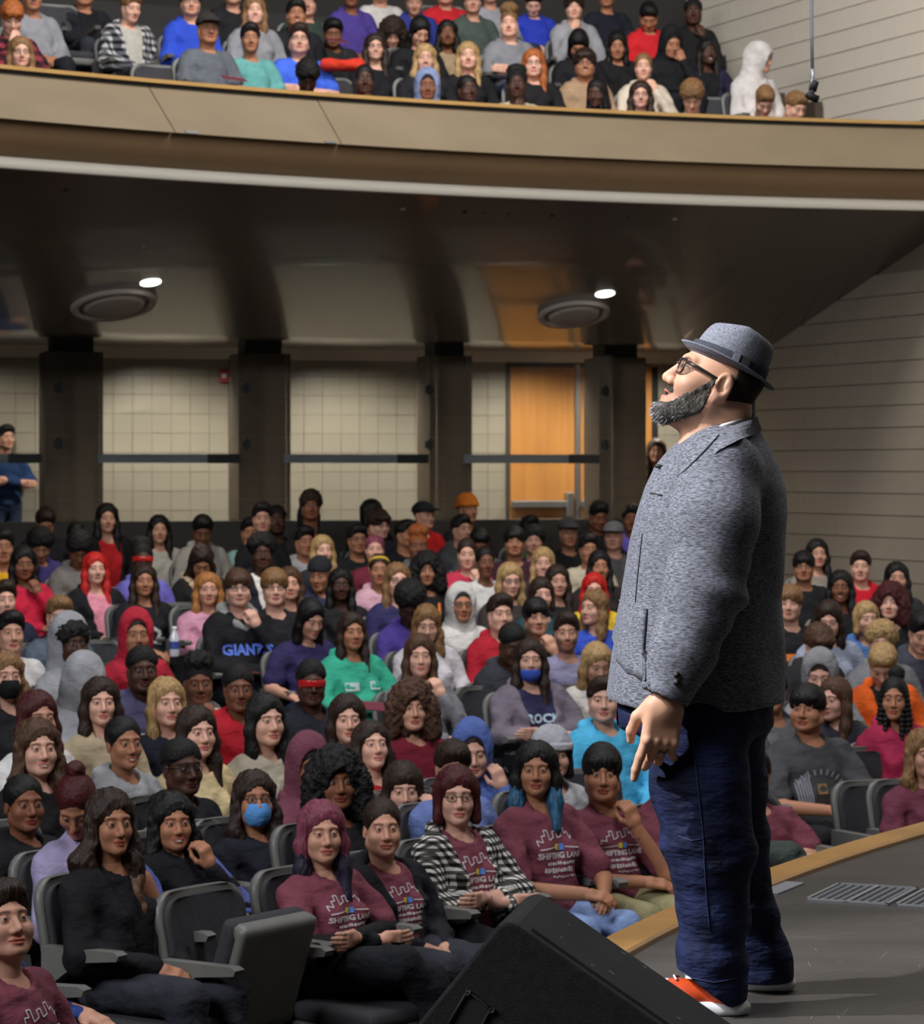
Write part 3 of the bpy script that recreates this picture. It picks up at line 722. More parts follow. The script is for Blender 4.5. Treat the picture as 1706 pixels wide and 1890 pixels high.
# ceiling lights and grilles set in the soffit
def at_soffit(x, y):
    r = (x-CX)/FPX; lo, hi = 21., 31.
    for _ in range(60):
        d = (lo+hi)/2; z = CAMZ-(y-HY)/FPX*d; R = math.hypot(r*d-AC[0], d-AC[1])
        if z < soff(R): lo = d
        else: hi = d
    R = math.hypot(r*lo-AC[0], lo-AC[1]); sl = (soff(R+.05)-soff(R-.05))/.1
    rad = Vector((r*lo-AC[0], lo-AC[1], 0)).normalized(); up = Vector((0, 0, 1))-rad*sl; up.normalize()
    return Vector((r*lo, lo, CAMZ-(y-HY)/FPX*lo)), up.to_track_quat('Z', 'Y').to_matrix().to_4x4()
M['lamp'] = mat('lamp_lens', (1, 1, 1), .4, emit=((1, .97, .92), 9))
for (x, y, lab) in ((278, 521, 'round white downlight in the soffit ahead of a tilted grille, over the first bay'), (1117, 542, 'round white downlight in the soffit over the oak doors')):
    p, Rm = at_soffit(x, y); o = empty('downlight', p, label=lab, cat='ceiling light', group='downlights under the balcony'); o.matrix_world = Matrix.Translation(p) @ Rm
    m = MB(); m.lathe([(.082, .01), (.105, -.004), (.112, .01)], 28); m.obj('trim_ring', M['white'], o, True)
    m = MB(); m.lathe([(0, -.004), (.09, -.004)], 28); m.obj('lens', M['lamp'], o)
    light('downlight_lamp', 'SPOT', p-Vector((0, 0, .05)), p-Vector((0, -.3, 2)), 70, WARM, .08, spot=120, blend=.6)
for x, pw in ((10, 55), (305, 190), (650, 190), (985, 190), (1232, 190)):          # recessed lamps over the aisle behind the columns
    r = (x-CX)/FPX; d_ = 29.25/(1-.27*r); light('aisle_lamp', 'SPOT', (r*d_, d_, 2.70), (r*d_+.06, d_+.35, 0), pw, (1, .95, .86), .03, spot=150, blend=.7)
M['grille'] = mat('speaker_grille', 'c9bfb4', .6, noise=(150, .85, 1.1))
for (x, y, rr, lab) in ((210, 561, .385, 'round tilted ceiling grille in the soffit near the standing man in blue'), (1059, 578, .345, 'round tilted ceiling grille in the soffit in front of the oak doors')):
    p, Rm = at_soffit(x, y); o = empty('ceiling_grille', p, label=lab, cat='ceiling grille', group='round grilles under the balcony'); o.matrix_world = Matrix.Translation(p) @ Rm
    m = MB(); m.lathe([(rr*.80, .0), (rr*.84, -.03), (rr*.97, -.035), (rr, .0)], 40); m.obj('rim', M['grille'], o, True)
    m = MB(); m.lathe([(0, -.045), (rr*.55, -.043), (rr*.69, -.035), (rr*.72, .0)], 40); m.obj('disc', M['grille'], o, True)

# ------------------------------------------------------------------ stage
SC, SR = (13.9, 3.48), 14.285
V = []; n = 60
def spt(R, a): return (SC[0]-R*math.cos(a), SC[1]+R*math.sin(a))
a0, a1 = -.3, 1.3
V = [spt(SR-.02, a0+(a1-a0)*i/n)+(0,) for i in range(n+1)]+[(16, 18, 0), (16, -3, 0)]
V2 = [(x, y, -.06) for x, y, z in V]; L = len(V)
stage = tag(add('floor_stage', mesh('stage', V+V2, [tuple(range(L))]+[tuple(range(L, 2*L))[::-1]]+[(i, i+L, (i+1) % L+L, (i+1) % L) for i in range(L)], M['stage'], False)), kind='structure')
def sring(prof, nm, mm, kind_):
    k = len(prof); V = [spt(R, a0+(a1-a0)*i/n)+(z,) for i in range(n+1) for R, z in prof]
    F = [(i*k+j, (i+1)*k+j, (i+1)*k+(j+1) % k, i*k+(j+1) % k) for i in range(n) for j in range(k)]+[tuple(range(k)), tuple(n*k+j for j in range(k))[::-1]]
    return tag(add(nm, mesh(nm, V, F, mm, False)), kind=kind_)
sring([(SR-.03, -.06), (SR-.03, .012), (SR-.022, .02), (SR+.10, .02), (SR+.115, .005), (SR+.115, -.06)], 'trim_5', M['wood'], 'structure')
sring([(SR-.05, -.06), (SR+.06, -.06), (SR+.06, -1.3), (SR-.05, -1.3)], 'wall_stage_front', M['dark'], 'structure')
# floor vents
def fl(x, y): d = FPX*CAMZ/(y-HY); return Vector(((x-CX)/FPX*d, d, 0))
A, B, D = fl(1485.6, 1662), fl(1548.6, 1633.1), fl(1637.3, 1671.7)
e1 = (D-A); e1l = .285; e1.normalize(); e2 = Vector((-e1.y, e1.x, 0)); e2l = .395
M['vent'] = mat('vent_metal', 'a9abb0', .35, .5, metal=.5)
M['slotdark'] = mat('vent_dark', (.012, .012, .013), .7)
for q, lab in ((0, 'perforated metal floor vent set in the stage, nearer the man'), (1, 'second perforated floor vent beside the first, cut by the frame')):
    o = empty('floor_vent', A+e1*(q*(e1l+.02)), math.atan2(e1.y, e1.x), lab, 'vent')
    m = MB(); m.box((0, 0, .0005), (e1l, e2l, .002)); m.obj('well', M['slotdark'], o)
    m = MB(); fw = .012
    m.box((0, 0, 0), (e1l, fw, .008)); m.box((0, e2l-fw, 0), (e1l, e2l, .008)); m.box((0, 0, 0), (fw, e2l, .008)); m.box((e1l-fw, 0, 0), (e1l, e2l, .008)); m.obj('frame', M['vent'], o)
    m = MB()
    for i in range(9):
        for j in range(13):
            if i in (4,): continue
            cx_, cy_ = fw+.014+(e1l-2*fw-.028)*i/8, fw+.014+(e2l-2*fw-.028)*j/12; m.box((cx_-.0065, cy_-.0055, .002), (cx_+.0065, cy_+.0055, .007))
    m.box((e1l/2-.008, 0, .002), (e1l/2+.008, e2l, .0065)); m.obj('grating', M['vent'], o, kind='stuff')
# grey cover plate near the edge
c = [fl(1400, 1625), fl(1486, 1632), fl(1436, 1652), fl(1380, 1652)]
m = MB(); m.prism([(p.x, p.y) for p in c][::-1], 'z', 0.0, .006); o = tag(m.obj('cover_plate', mat('grey_plate', '8b8c92', .45, metal=.2)), 'flat grey cover plate on the stage floor beside the oak edge', 'cover plate')
# scuffs: pale scratches worn into the boards
m = MB()
for i in range(75):
    p = fl(random.uniform(1420, 1706), random.uniform(1640, 1885)); a = random.gauss(.9, .5); l = abs(random.gauss(0, .03))+.006; u = Vector((math.cos(a), math.sin(a), 0)); v = Vector((-u.y, u.x, 0))*random.uniform(.0007, .0016)
    m.put([p-u*l-v+Vector((0, 0, .0006)), p+u*l-v+Vector((0, 0, .0006)), p+u*l+v+Vector((0, 0, .0006)), p-u*l+v+Vector((0, 0, .0006))], [(0, 1, 2, 3)])
m.obj('scuffs', mat('scuff', '6f6b66', .6), stage, kind='stuff')
# ------------------------------------------------------------------ the audience
# x y (head in the photograph) | hair hair_colour skin | top colour pose | options | what sets the person apart
STALLS = '''
5 1702|short n b|tee 7a3f4c rest|r0 p-12 y-18 print W1.1|young man in maroon tee leaning back at the frame edge, front row
205 1519|mane n c|jack 17171a lap|jc15151a F r0.5 os tip5f4231 W1.05|woman with very long wavy hair, black hoodie off one shoulder
594 1537|long p b|tee 7a3f4c cross|r0 F tip221d30 print under17171a legcross chain|woman with pink and purple bob, maroon tee, arms crossed
706 1528|tied n b|jack 1c1c22 lap|r0 F jc7a3f4c print|woman in black zip hoodie open over a maroon printed tee
843 1470|bob m a|jack 111111 cross|r0 F gl plaid_bw jc7a3f4c print earr|woman in glasses and black and white checked shirt
990 1420|long k c|tee 7a3f4c fwd|r0 F tip2c5878 print y-6 leg8096c2|woman with blue hair tips, maroon tee and ripped jeans
1112 1428|bowl k c|tee 7a3f4c chinL|r0 print leg8f8863|young man in maroon tee, fist against his mouth
1262 1405|short k c|tee 7a3f4c cross|r0 W1.1|man in maroon tee mostly hidden behind the standing man
1392 1432|short n b|tee 7a3f4c cross|r0 W1.05|person in maroon tee with folded bare arms behind the jeans
1706 1392|wavy l b|tee 6b3444 lap|r0 F y25|person with wavy light hair and maroon tee cut by the frame
-42 1815|short n b|sweat 2d4684 rest|r0.4 |person in blue sleeve at the frame corner, front row
1490 1308|bowl k c|tee 47474a fwd|r1 W1.12 print2 y-14 leg1d1d20|boy in charcoal graphic tee, forearms resting forward
45 1484|tied k d|hood 17171b lap|F|woman with hair tied back in black hoodie, gold earring
141 1486|bun m c|sweat 9d93b4 lap|F p42 y-30|person with dark red hair, head bowed, lavender sleeve
319 1518|wavy k c|hup 1b1b20 chinL|r1 F smile nohair_hood print3 sl5b67a8|smiling woman, hand at mouth, blue patterned sleeve
470 1476|wavy n c|sweat 23232e lap|r1 F gl mask5f9bdc p-4|woman in blue face mask and glasses
70 1381|wavy b a|sweat 121214 lap|F smile W1.1|smiling woman with wavy brown hair in plain black top
229 1372|pony k c|hood 9a9a9d lap|F smile y10|woman with black ponytail in heather grey hoodie
337 1417|fade k e|hood 15151a lap|gl y14 printred|young man with thin glasses in black hoodie, red print
364 1352|longer n a|sweat d8c294 lap|F y12|woman with long brown hair and pale yellow jacket
491 1330|longer k a|sweat b7ac98 lap|F y16|woman with sleek black hair in cream jacket
572 1416|bowl k d|hup 74404f chinR|F y8 p6|person with maroon garment draped over the head like a hood
622 1442|bigcurly k d|jack 1b1b1e lap|F jc1b1b1e|woman with full black curls in black jacket
686 1378|long n a|sweat b32328 lap|F y12 p-10|woman with long dark hair chin raised, red top
744 1457|bangs n a|sweat 5872b8 faceL|r1 F plaid_blue p6|girl in pale blue checked shirt leaning cheek on hand
836 1418|short n b|sweat 6d7fb8 lap|p14|boy with neat brown hair behind the checked shirt
872 1388|bowl n a|hup 5468a8 faceL|p10|person in blue bucket hood with hand over face
1019 1393|bob k a|hood a9a9ad lap|F beaniea9a9b0 y10|person in pale grey beanie with dark bobbed hair
70 1326|long m b|sweat d9d6d3 lap|F y8|woman with auburn red hair in white top
186 1296|long n a|sweat b6a487 lap|F y-4|woman with straight brown hair and tan patterned top
308 1297|long y a|tee 1c1f2b lap|F y6|blonde woman in dark navy tee
366 1262|tall k d|hood d2cabb chinR||person with high curly hair and cream hoodie, hand at chin
440 1272|fade k d|hood b8202e lap|sldedad8|boy in red jacket with white sleeves
575 1262|fade k e|hood 23242d lap|shieldb32020 medal|young man wearing red shield sunglasses, medal print
641 1328|long n a|sweat 20202a lap|F|girl with long brown hair below the red sunglasses
761 1306|bigcurly b b|tee 7d2133 lap|y4|person with huge brown curls in crimson tee
979 1218|longer n a|jack 6f6672 cross|r3.5 F jc2b2a4a print4 chinmask3a55b8 W1.1 smile|woman in mauve cardigan with blue mask under the chin
1114 1292|short n a|hood 4fb2dc lap|W1.08 leg5c5a66|boy in bright cyan hoodie
1172 1268|short n b|hood b52a45 lap||person in pink red top half behind the grey jacket
12 1248|wavy l a|sweat 1c1c1e lap|F mask151516|person with greenish blond hair and black face mask
20 1168|short k b|tee c9c6c4 lap||person in white tee with bare arm at the edge
134 1188|curly k e|hup 98989c lap|y12|boy with curly hair inside a pale grey hood
156 1262|buzz k e|hup 9d9da1 chinR|hoodback p14 y20|person deep inside a grey hood beside the long brown hair
252 1172|bowl k c|hup b02538 lap|smile|boy with red hood up, smiling
263 1237|fade k e|hood 5b5678 lap|boxprint|young man in slate purple hoodie with a white box print
9 1107|short n a|hood 25263c lap|hoodgrey|boy with cropped brown hair, navy and grey hoodie
110 1136|short l a|sweat 55606e lap|mask e0e0e2 p10|person with light brown hair and white mask
176 1050|long r a|jack 16161a lap|F jcd98a9b y6|woman with bright red hair, pink top and black jacket
266 1072|long n c|sweat 1a1a1f lap|F print5|woman with dark hair and hoop earring, black printed top
44 1040|long k d|sweat c0203c chinL|F p6|woman in red long sleeves, hand on chin
74 1006|curly k c|hood 4a3f7c lap|p35|person with head bowed in purple hoodie, dark curls
146 1014|curly k d|hood 7c7671 lap|p38|person head bowed in grey hoodie beside the bright red hair
141 992|tied k d|sweat 1b1a1c lap|F|person with shiny forehead, hair pulled back, black top
84 966|short n c|jack 222025 lap|p30 jc222025|person bowed low in dark jacket in front of a column
198 957|longer k b|jack 141416 lap|F jcb41f25|woman with long black hair, black jacket over red top
5 1010|short k c|hood d6a01f lap||person in mustard yellow jacket at the edge
263 1034|puff k e|hood 6a63b4 lap|shieldb32020 up|person with red sunglasses and violet hoodie
294 978|long k b|sweat b9b5ab lap|F|girl with black hair and pale sweatshirt, against the tiled wall
374 980|short k d|hood a29d94 lap|p25|person head bowed, shiny forehead, before the tiled wall
372 1036|wavy n c|jack 191919 lap|p40 jc191919 fur|person with tousled hair over face, tan fur collar
384 1088|long q b|sweat c48ba0 lap|r8.5 F|girl with honey orange hair in pink top
440 1086|bowl b a|hood 16161a chinL|r7 gl hoodgrey giants W1.1|boy in black hoodie with blue letters, hand on mouth
507 1085|bowl l a|tee 1f1e22 lap|r7 gl W1.05|boy in glasses and plain dark tee beside the blue letters
535 1078|long b b|sweat 2a2a2f lap|r8 F|girl with brown hair peeping from behind the glasses boy
462 982|short k c|tee 8fb8b4 faceR|p6|boy in pale teal tee shading his face
484 957|short k b|sweat 1b1b1e lap||boy with dark hair in front of the second column
511 960|fade k e|sweat 17171a lap||dark haired person in black beside the second column
484 1022|afro k e|jack 20202a lap|jcd9d4cc|person with round black hair and black and white jacket
574 934|curly n d|hood 2a2a2c lap||tall person with big dark curls above the back row
570 958|short k e|hup 1f1f22 lap||person in dark hood below the tall dark curls
563 1000|short k c|hood b9b9bc lap|y14|boy in fluffy white grey hoodie, side on
596 1016|long y a|sweat 24242a lap|F y10|blonde girl at the back in front of dark coats
660 996|short k c|sweat 1d1f24 lap|gl y12|boy in glasses, dark clothes, back rows
700 968|fluffy n a|sweat 1f1e2c lap|gl y30 p10|man with brown hair turned aside near the ledge
688 948|bob k c|sweat 1e1e20 lap|y40|dark haired person behind the man turned aside
783 952|short n b|hood c01e22 lap|cap1d1e22 y40|person in black cap and red hoodie, side on
772 1008|tall o d|hood 6d6a6c lap||person with orange brown curls piled high
750 986|short k c|sweat 1a1a1e lap|y35|dark haired person in profile beside the piled curls
692 1014|tied p a|sweat 6a2234 lap|F|person with pink hair in dark red top
700 1052|tied n c|hood c79ba8 lap|F bandc9a63a|girl with yellow headband in pink hoodie
734 1072|long l a|sweat 2f2c55 lap|F gl smile y8|smiling girl in glasses, navy sweatshirt with white
788 1053|bigcurly k c|sweat 17171a lap|F lanyard|person with black curls and orange lanyard
629 1080|long k e|sweat 1d1d20 lap|F|woman with long black hair, dark clothes, above green hoodie
590 1060|short k c|hood 2c2f48 lap|capback23232a p12 y-20 pink|boy in backward dark cap, pink collar
650 1166|long n c|hood 35a184 cross|F W1.08 y10 printw|girl in green hoodie
574 1142|long k b|tee 2f2952 rest|F p24 y24 W1.05|girl in navy tee looking down, long black hair
757 1118|afro k e|hood 4f3d8c lap|p42|person with head bowed, round black hair, purple hoodie
788 1153|wavy l a|sweat c9c4c8 lap|F p12|girl in white jersey looking down
852 1117|short k c|hup cfcbc6 lap|gl y8|person in white hood and dark glasses
924 1133|short n a|hood a81c2c lap|smile y14|smiling boy in red hoodie
990 1139|bowl k b|jack 3e5a3e chinL|jc25302a y10|boy with black fringe, chin on hand, green jacket
946 1190|fade k e|hood 33343a lap|p20 y22|young man in charcoal jacket looking down
1046 1168|short n b|sweat 8d8aa8 lap|stub|young man in lavender grey sweatshirt
775 1211|longer b a|hood 7b7b80 chinL|F|girl with long brown hair, hand at lips, grey hoodie
1102 1225|long y b|sweat d8d2cc lap|F p22 y18|blonde woman bowed in white top
1096 1122|wavy l a|tee 3452b8 lap|F y-40|girl with wavy hair in royal blue tee, looking aside
1097 1090|long r a|sweat d9b42e lap|F|woman with bright red hair in yellow top
1000 1098|bob n a|sweat 22464c lap|F smile y10|girl with brown bob in dark teal top
1029 1073|long n b|sweat 1d1c1e lap|F y10|girl with brown hair in scooped black top
942 1071|longer y a|sweat 3b3430 lap|F gl y12 p8|blonde woman with glasses, curtain of hair
896 1038|tied k d|sweat cfccc8 lap|F y10|girl with hair pulled back in white sweatshirt, back rows
862 1022|tied n a|sweat b8324a chinL|F p6|girl resting cheek on hand, rose top
950 1000|bowl k c|tee 3b1c2e lap|shades1a1a1d prmag|person with dark bowl cut and magenta printed tee
1003 1040|long y a|sweat 2b2a2c lap|F smile|blonde girl in black, back rows near the doors
985 998|curly k b|sweat 232325 lap||dark curly hair just behind the blonde girl in black
978 978|short k c|hood 4a5138 lap|y20|dark haired person in olive jacket
1050 984|short k c|tee 141416 lap|cap3b3a3c y10|person in grey black flat cap and black tee
1105 952|short k d|hood 1d1d1f lap|p20 y20|dark haired person below the push bar, looking down
1133 990|short n b|jack 232427 lap|cap6b6b70 jc5e5c5c y-8|man in light grey cap beside the grey jacket
1087 1014|short k c|sweat b9ad97 lap|smile y10|smiling man in tan shirt
1107 1046|long k c|sweat 2b2425 lap|F y8|girl with long black hair above the bright red hair
852 977|short k b|hood 4a4a4d lap|y30|dark haired person in grey coat, ledge side
864 940|short k c|hood 252528 lap|beaniec06a1c y30|person in orange beanie by the ledge
885 1002|short k d|hood 4f4f52 lap|p35|dark head bowed over grey coat
1166 958|short k d|hood 6a5fc0 lap||person in violet top half behind the grey jacket
1484 1046|bowl k c|sweat 1b1b1e lap|gl|person with black mop hair and glasses, black sweatshirt
1509 1022|long k b|sweat 8f8378 lap|F y14|girl with long black hair behind the black mop hair
1589 1046|short n a|hood c2182a lap|W1.05|boy with cropped hair in red hoodie by the side wall
1552 1084|long k d|sweat 1c1b1d lap|F smile|smiling girl with straight black hair, V neck top
1656 1067|long k b|sweat 2e3030 lap|F y8|girl with black hair against the side wall
1458 1114|bowl l a|tee 1c1c20 lap|y-4 print6|boy with light bowl cut, orange and blue print
1530 1145|long n a|sweat 9aa3b8 lap|F p16|girl with brown hair looking down beside denim
1600 1143|bob y a|hood 4a6ea8 lap|F smile y20|smiling blonde with bob in denim jacket
1644 1112|bigcurly m a|sweat 1c1b1d lap|F y-6|girl with dark burgundy curls
1628 1186|curly y a|hood 77777b lap|p8|person with curly blond hair in grey top
1512 1190|fluffy b a|hood 262629 lap|p30 y30|person with tousled brown hair, face turned down
1514 1246|buzz n a|hup 8b8b8f chinL|p16|person in mid grey hood with wristband, fist raised
1630 1226|short y a|jack e0601f lap|p45 jc1d1d1f hoodblk|person bowed in black hood and orange jacket
1700 1168|short k b|hood 3b3d48 lap|p25 y20|dark haired person bowed at the frame edge
1540 1292|long b a|hood 2b2a33 lap|F y-30|girl with brown hair turned aside behind the charcoal tee
1651 1290|braids k c|hood a3274a lap|F bunk|girl with high bun and braids in crimson hoodie
1425 1275|short k c|jack 49484c lap|jc6a6a6c|person in dark grey jacket hidden by the standing man
'''
BALC = '''
22 33|fluffy o a|sweat 84303c chinR|plaid_red p30|person in maroon plaid with copper hair, head down
38 98|long l a|sweat c9a66a chinL|r0 F gl|girl in glasses with honey hair at the balcony rail
155 -14|short k c|jack 1c1c22 lap|jc15151a|person in black jacket cut by the top of the frame
242 14|short l a|jack 8a8a8a lap|plaid_grey jcb3aea4 p16 y20|man in black and white plaid shirt over grey tee
352 5|short k b|hood 2b48b8 lap|gl|boy in royal blue hoodie with backpack strap
384 54|short k c|tee 5b5f66 lap|cap2e2a28 y10|boy in dark cap and grey printed tee
470 20|longer l a|hood 86868a lap|F smile|smiling woman with long light hair in grey hoodie
462 72|short k c|tee 5f9c98 lap||boy in teal tee at the balcony rail
547 26|short k c|jack 1b1b1f lap|smile jc1b1b1f|smiling boy in black varsity jacket
552 73|short n a|tee 3f63d0 cross|gl W1.1|boy in bright blue tee and glasses
568 142|curly k e|sweat 1e2238 lap|r0 p45|person head bowed over the rail, black curls
567 6|short n b|hood 33403a lap||person in dark green hoodie with white strings
648 -10|short k d|hood 4a3a86 lap||person in purple hoodie at the top of the frame
693 88|longer n a|sweat 16161a lap|F gl smile|smiling woman with glasses, long dark hair, black top
725 62|bigcurly n b|sweat 1a1a1d lap|F p35|person with brown curls hanging over the face
775 58|long k b|sweat 161619 lap|F p35 y20|person with long black hair bent forward
785 109|wavy y a|jack 1c1c20 lap|F smile jc1c1c20|smiling woman with wavy blonde hair in black jacket
789 160|buzz k d|hup 7f8cb0 lap|r0 |person in grey blue hood at the rail
673 148|tied k e|sweat c02a2e chinR|r0 F|girl in red top, hand on her cheek, at the rail
826 62|wavy k d|sweat a08a6c lap|F|girl with black curls in tan top
765 2|short k b|hood 2a357e lap|p20|person in navy blue jacket leaning forward
702 -20|short n b|sweat cfcac6 lap||person in white patterned top at the top of the frame
822 -14|short n b|hood c3242c lap||person in red hoodie at the top of the frame
873 3|short n b|hood 46504a lap||person in grey green hoodie with white crest
864 104|long y a|sweat 17171a lap|F|woman with straight blonde hair and black top
940 44|tall l a|hood 7d7d82 cross|y-4|boy with tall fluffy fair hair in grey hoodie
985 4|short n a|hood 2c3fb4 lap|p40|person head down in vivid blue hoodie
1060 14|fluffy n a|hood 95959a chinR||person in pale grey hoodie with clasped hands raised
1068 82|bob k c|hood 1a1a1e lap|p45|black haired person bowed in black hoodie
1080 118|fluffy n c|hood a08468 lap|gl smile|smiling person with brown fringe, tan hoodie
985 118|long o a|sweat 1d1c1f lap|F gl|woman with orange streaked hair and glasses
954 156|puff k e|sweat b5a68c chinR|r0 F bandk|woman with hair puff and beige top, hand at mouth
863 165|tied k e|jack 33241f lap|r0 F y20 jc33241f|woman in dark brown jacket at the rail
1102 172|braids k e|hood 8ba6d8 lap|r0 F y-20 p10|person in light blue hoodie leaning on the rail
1183 176|longer n a|sweat 5b4a3e lap|r0 F gl|woman with glasses and long brown hair at the rail
1188 124|tied l a|hood cdbfae chinL|F|woman in cream fleece touching her neck
1140 84|longer k c|jack 1a191b lap|F jc1a191b p14|girl with very straight black hair, dark jacket
1198 30|short k c|hood c8222a lap|p45 strap|person in red hoodie with face in hands
1120 -8|short k c|sweat 1d1f2b lap||person in navy black at the top of the frame
1280 23|fade k e|hood 19191b chinL||young man in black, hand over mouth, highest by the wall
1240 80|bob k c|hup 17171a faceL|p20 y20|person in black hood hiding face with a hand
1306 97|long k e|jack 24223a lap|F smile y20 jc19191c|smiling woman in dark navy jacket
1402 110|buzz n b|hup c6c0bd lap|hoodback y75 p5|person in pale hood turned away to the wall
1278 178|curly l b|tee c8c5c2 lap|r0 p45|boy bowed at the rail, sandy curls, white tee
1412 186|short l a|sweat 1a1b1c lap|r0 p48 y10|boy bowed at the rail in black, brown hair
1469 197|short l a|tee cfccc8 lap|r0 p30 y40|child with short fair hair, last at the rail
60 -6|short k c|hood 8b8b90 lap||person in grey hoodie at the top corner
905 -16|short k b|sweat 9a9aa0 lap||grey clad person at the top of the frame, above the fair hair
430 -16|short k b|jack 1d1d20 lap|jc1d1d20|black clad person behind the smiling light haired woman
615 60|short k d|jack 222226 lap|p20|person in dark varsity jacket with round badge
'''
HC = {'k': '120f0e', 'n': '2c1d15', 'b': '4b3222', 'l': '7d5c3a', 'y': 'a8885a', 'q': 'a06a38', 'r': 'b81d18', 'm': '441517', 'p': '7a3a4c', 'o': 'a35a2a', 'g': '777777'}
SK = {'a': 'd6a48e', 'b': 'c5927a', 'c': 'a87356', 'd': '7d4f38', 'e': '482c20'}
SPK = Vector((.66, 7.6, 1.75))
SEAT_Z = .45
people = []
def solve_R(x, R):
    r = (x-CX)/FPX; a = r*r+1; b = -2*(r*AC[0]+AC[1]); c = AC[0]**2+AC[1]**2-R*R
    return (-b+math.sqrt(max(b*b-4*a*c, 0)))/(2*a)
def floor_z(R, balc):
    if balc: return FB0+BRISE*min(max(math.floor((R-BR0+.55)/RP), 0), 7)
    return zf(max(math.floor((R-R0+.55)/RP), 0))
def plan(lines, balc):
    """the row of every head: seated heights stay natural and neighbours keep apart"""
    C_ = []
    for ln in lines:
        f = ln.split('|'); x, y = map(float, f[0].split()); fix = [float(t[1:]) for t in f[3].split() if t[0] == 'r' and t[1:2].isdigit()]; cand = []
        for k in (fix or [q*.25 for q in range(0, 21 if balc else 53)]):
            R = (BR0 if balc else R0)+RP*k; d = solve_R(x, R); X = (x-CX)/FPX*d; E = CAMZ-(y-HY)/FPX*d-floor_z(R, balc)-SEAT_Z
            co = ((E-.72)/(.16 if balc else .08))**2+.5*abs(k-round(k))
            if fix or co < 9: cand.append((co, k, d, X, E, R))
        C_.append(sorted(cand))
    cur = [0]*len(C_)
    for sweep in range(6):
        for i, cs in enumerate(C_):
            best = None
            for q, c in enumerate(cs):
                t = c[0]
                for j, o in enumerate(C_):
                    if j != i:
                        p = o[cur[j]]; dd = math.hypot(p[2]-c[2], p[3]-c[3])
                        if dd < .60: t += ((.60-dd)/.60*5)**2
                if best is None or t < best[0]: best = (t, q)
            cur[i] = best[1]
    return [C_[i][cur[i]] for i in range(len(C_))]
def mat_look(yaw, pitch):   # front -Y; yaw about Z, positive pitch looks down
    return Matrix.Rotation(yaw, 4, 'Z') @ Matrix.Rotation(pitch, 4, 'X')
M['glasses'] = mat('spectacle_frame', (.02, .018, .018), .3)
def glasses_me():
    if 'glasses' not in _cache:
        m = MB()
        for s in (-1, 1):
            c = s*.032; m.tube([(c+.021*math.cos(a)*(1-.12*math.sin(a)), -.091+abs(c+.021*math.cos(a))*.12, .0+.0165*math.sin(a)) for a in [2*math.pi*i/14 for i in range(15)]], .0019, 5, False)
            m.tube([(s*.053, -.085, .006), (s*.074, -.03, .004), (s*.079, .01, .0)], .0018, 5)
        m.tube([(-.012, -.093, .004), (0, -.097, .006), (.012, -.093, .004)], .0016, 5); _cache['glasses'] = m.me('glasses', M['glasses'], True)
    return _cache['glasses']
M['print_white'] = mat('print_white', 'cfc6c6', .8); M['print_multi'] = mat('print_multi', rough=.8, objcol=True)
def text_shape(s, size, bold=.0):
    cu = bpy.data.curves.new('txt', 'FONT'); cu.body = s; cu.size = size; cu.align_x = 'CENTER'; cu.offset = bold; cu.resolution_u = 2
    o = bpy.data.objects.new('txt', cu); COL.objects.link(o); dg = bpy.context.evaluated_depsgraph_get()
    me = bpy.data.meshes.new_from_object(o.evaluated_get(dg)); V = [(v.co.x, v.co.y) for v in me.vertices]; F = [tuple(p.vertices) for p in me.polygons]
    bpy.data.objects.remove(o); bpy.data.curves.remove(cu); bpy.data.meshes.remove(me); return V, F
class Flat:
    """flat print in the shirt's x/z plane, laid onto the cloth"""
    def __init__(s): s.V = []; s.F = []
    def put(s, V, F, at=(0, 0)):
        b = len(s.V); s.V += [(x+at[0], z+at[1]) for x, z in V]; s.F += [tuple(i+b for i in f) for f in F]
    def line(s, pts, wd):
        for (a, b), (c, d) in zip(pts[:-1], pts[1:]):
            l = math.hypot(c-a, d-b) or 1; n = max(1, int(l/.03)); u, v = -(d-b)/l*wd/2, (c-a)/l*wd/2
            for i in range(n):
                p, q = (a+(c-a)*i/n, b+(d-b)*i/n), (a+(c-a)*(i+1)/n, b+(d-b)*(i+1)/n)
                s.put([(p[0]-u, p[1]-v), (q[0]-u, q[1]-v), (q[0]+u, q[1]+v), (p[0]+u, p[1]+v)], [(0, 1, 2, 3)])
    def rect(s, x, z, w_, h_): s.line([(x-w_/2, z), (x+w_/2, z)], h_)
    def text(s, t, x, z, size, bold=0.): V, F = text_shape(t, size, bold); s.put(V, F, (x, z))
    def lay(s, f, off=.0035):
        V = np.array([(x, 0, z) for x, z in s.V], np.float32); Pm = surf(f, V, 1, -.42, 1); Pm[:, 1] -= off; return Pm, s.F
SKY = [(-.105, .0), (-.105, .03), (-.08, .02), (-.08, .055), (-.062, .055), (-.062, .085), (-.045, .085), (-.045, .03), (-.02, .045), (-.02, .075), (.0, .08), (.0, .04), (.025, .05), (.025, .095), (.045, .095), (.045, .06), (.065, .07), (.07, .03), (.09, .045), (.105, .02), (.105, .0)]
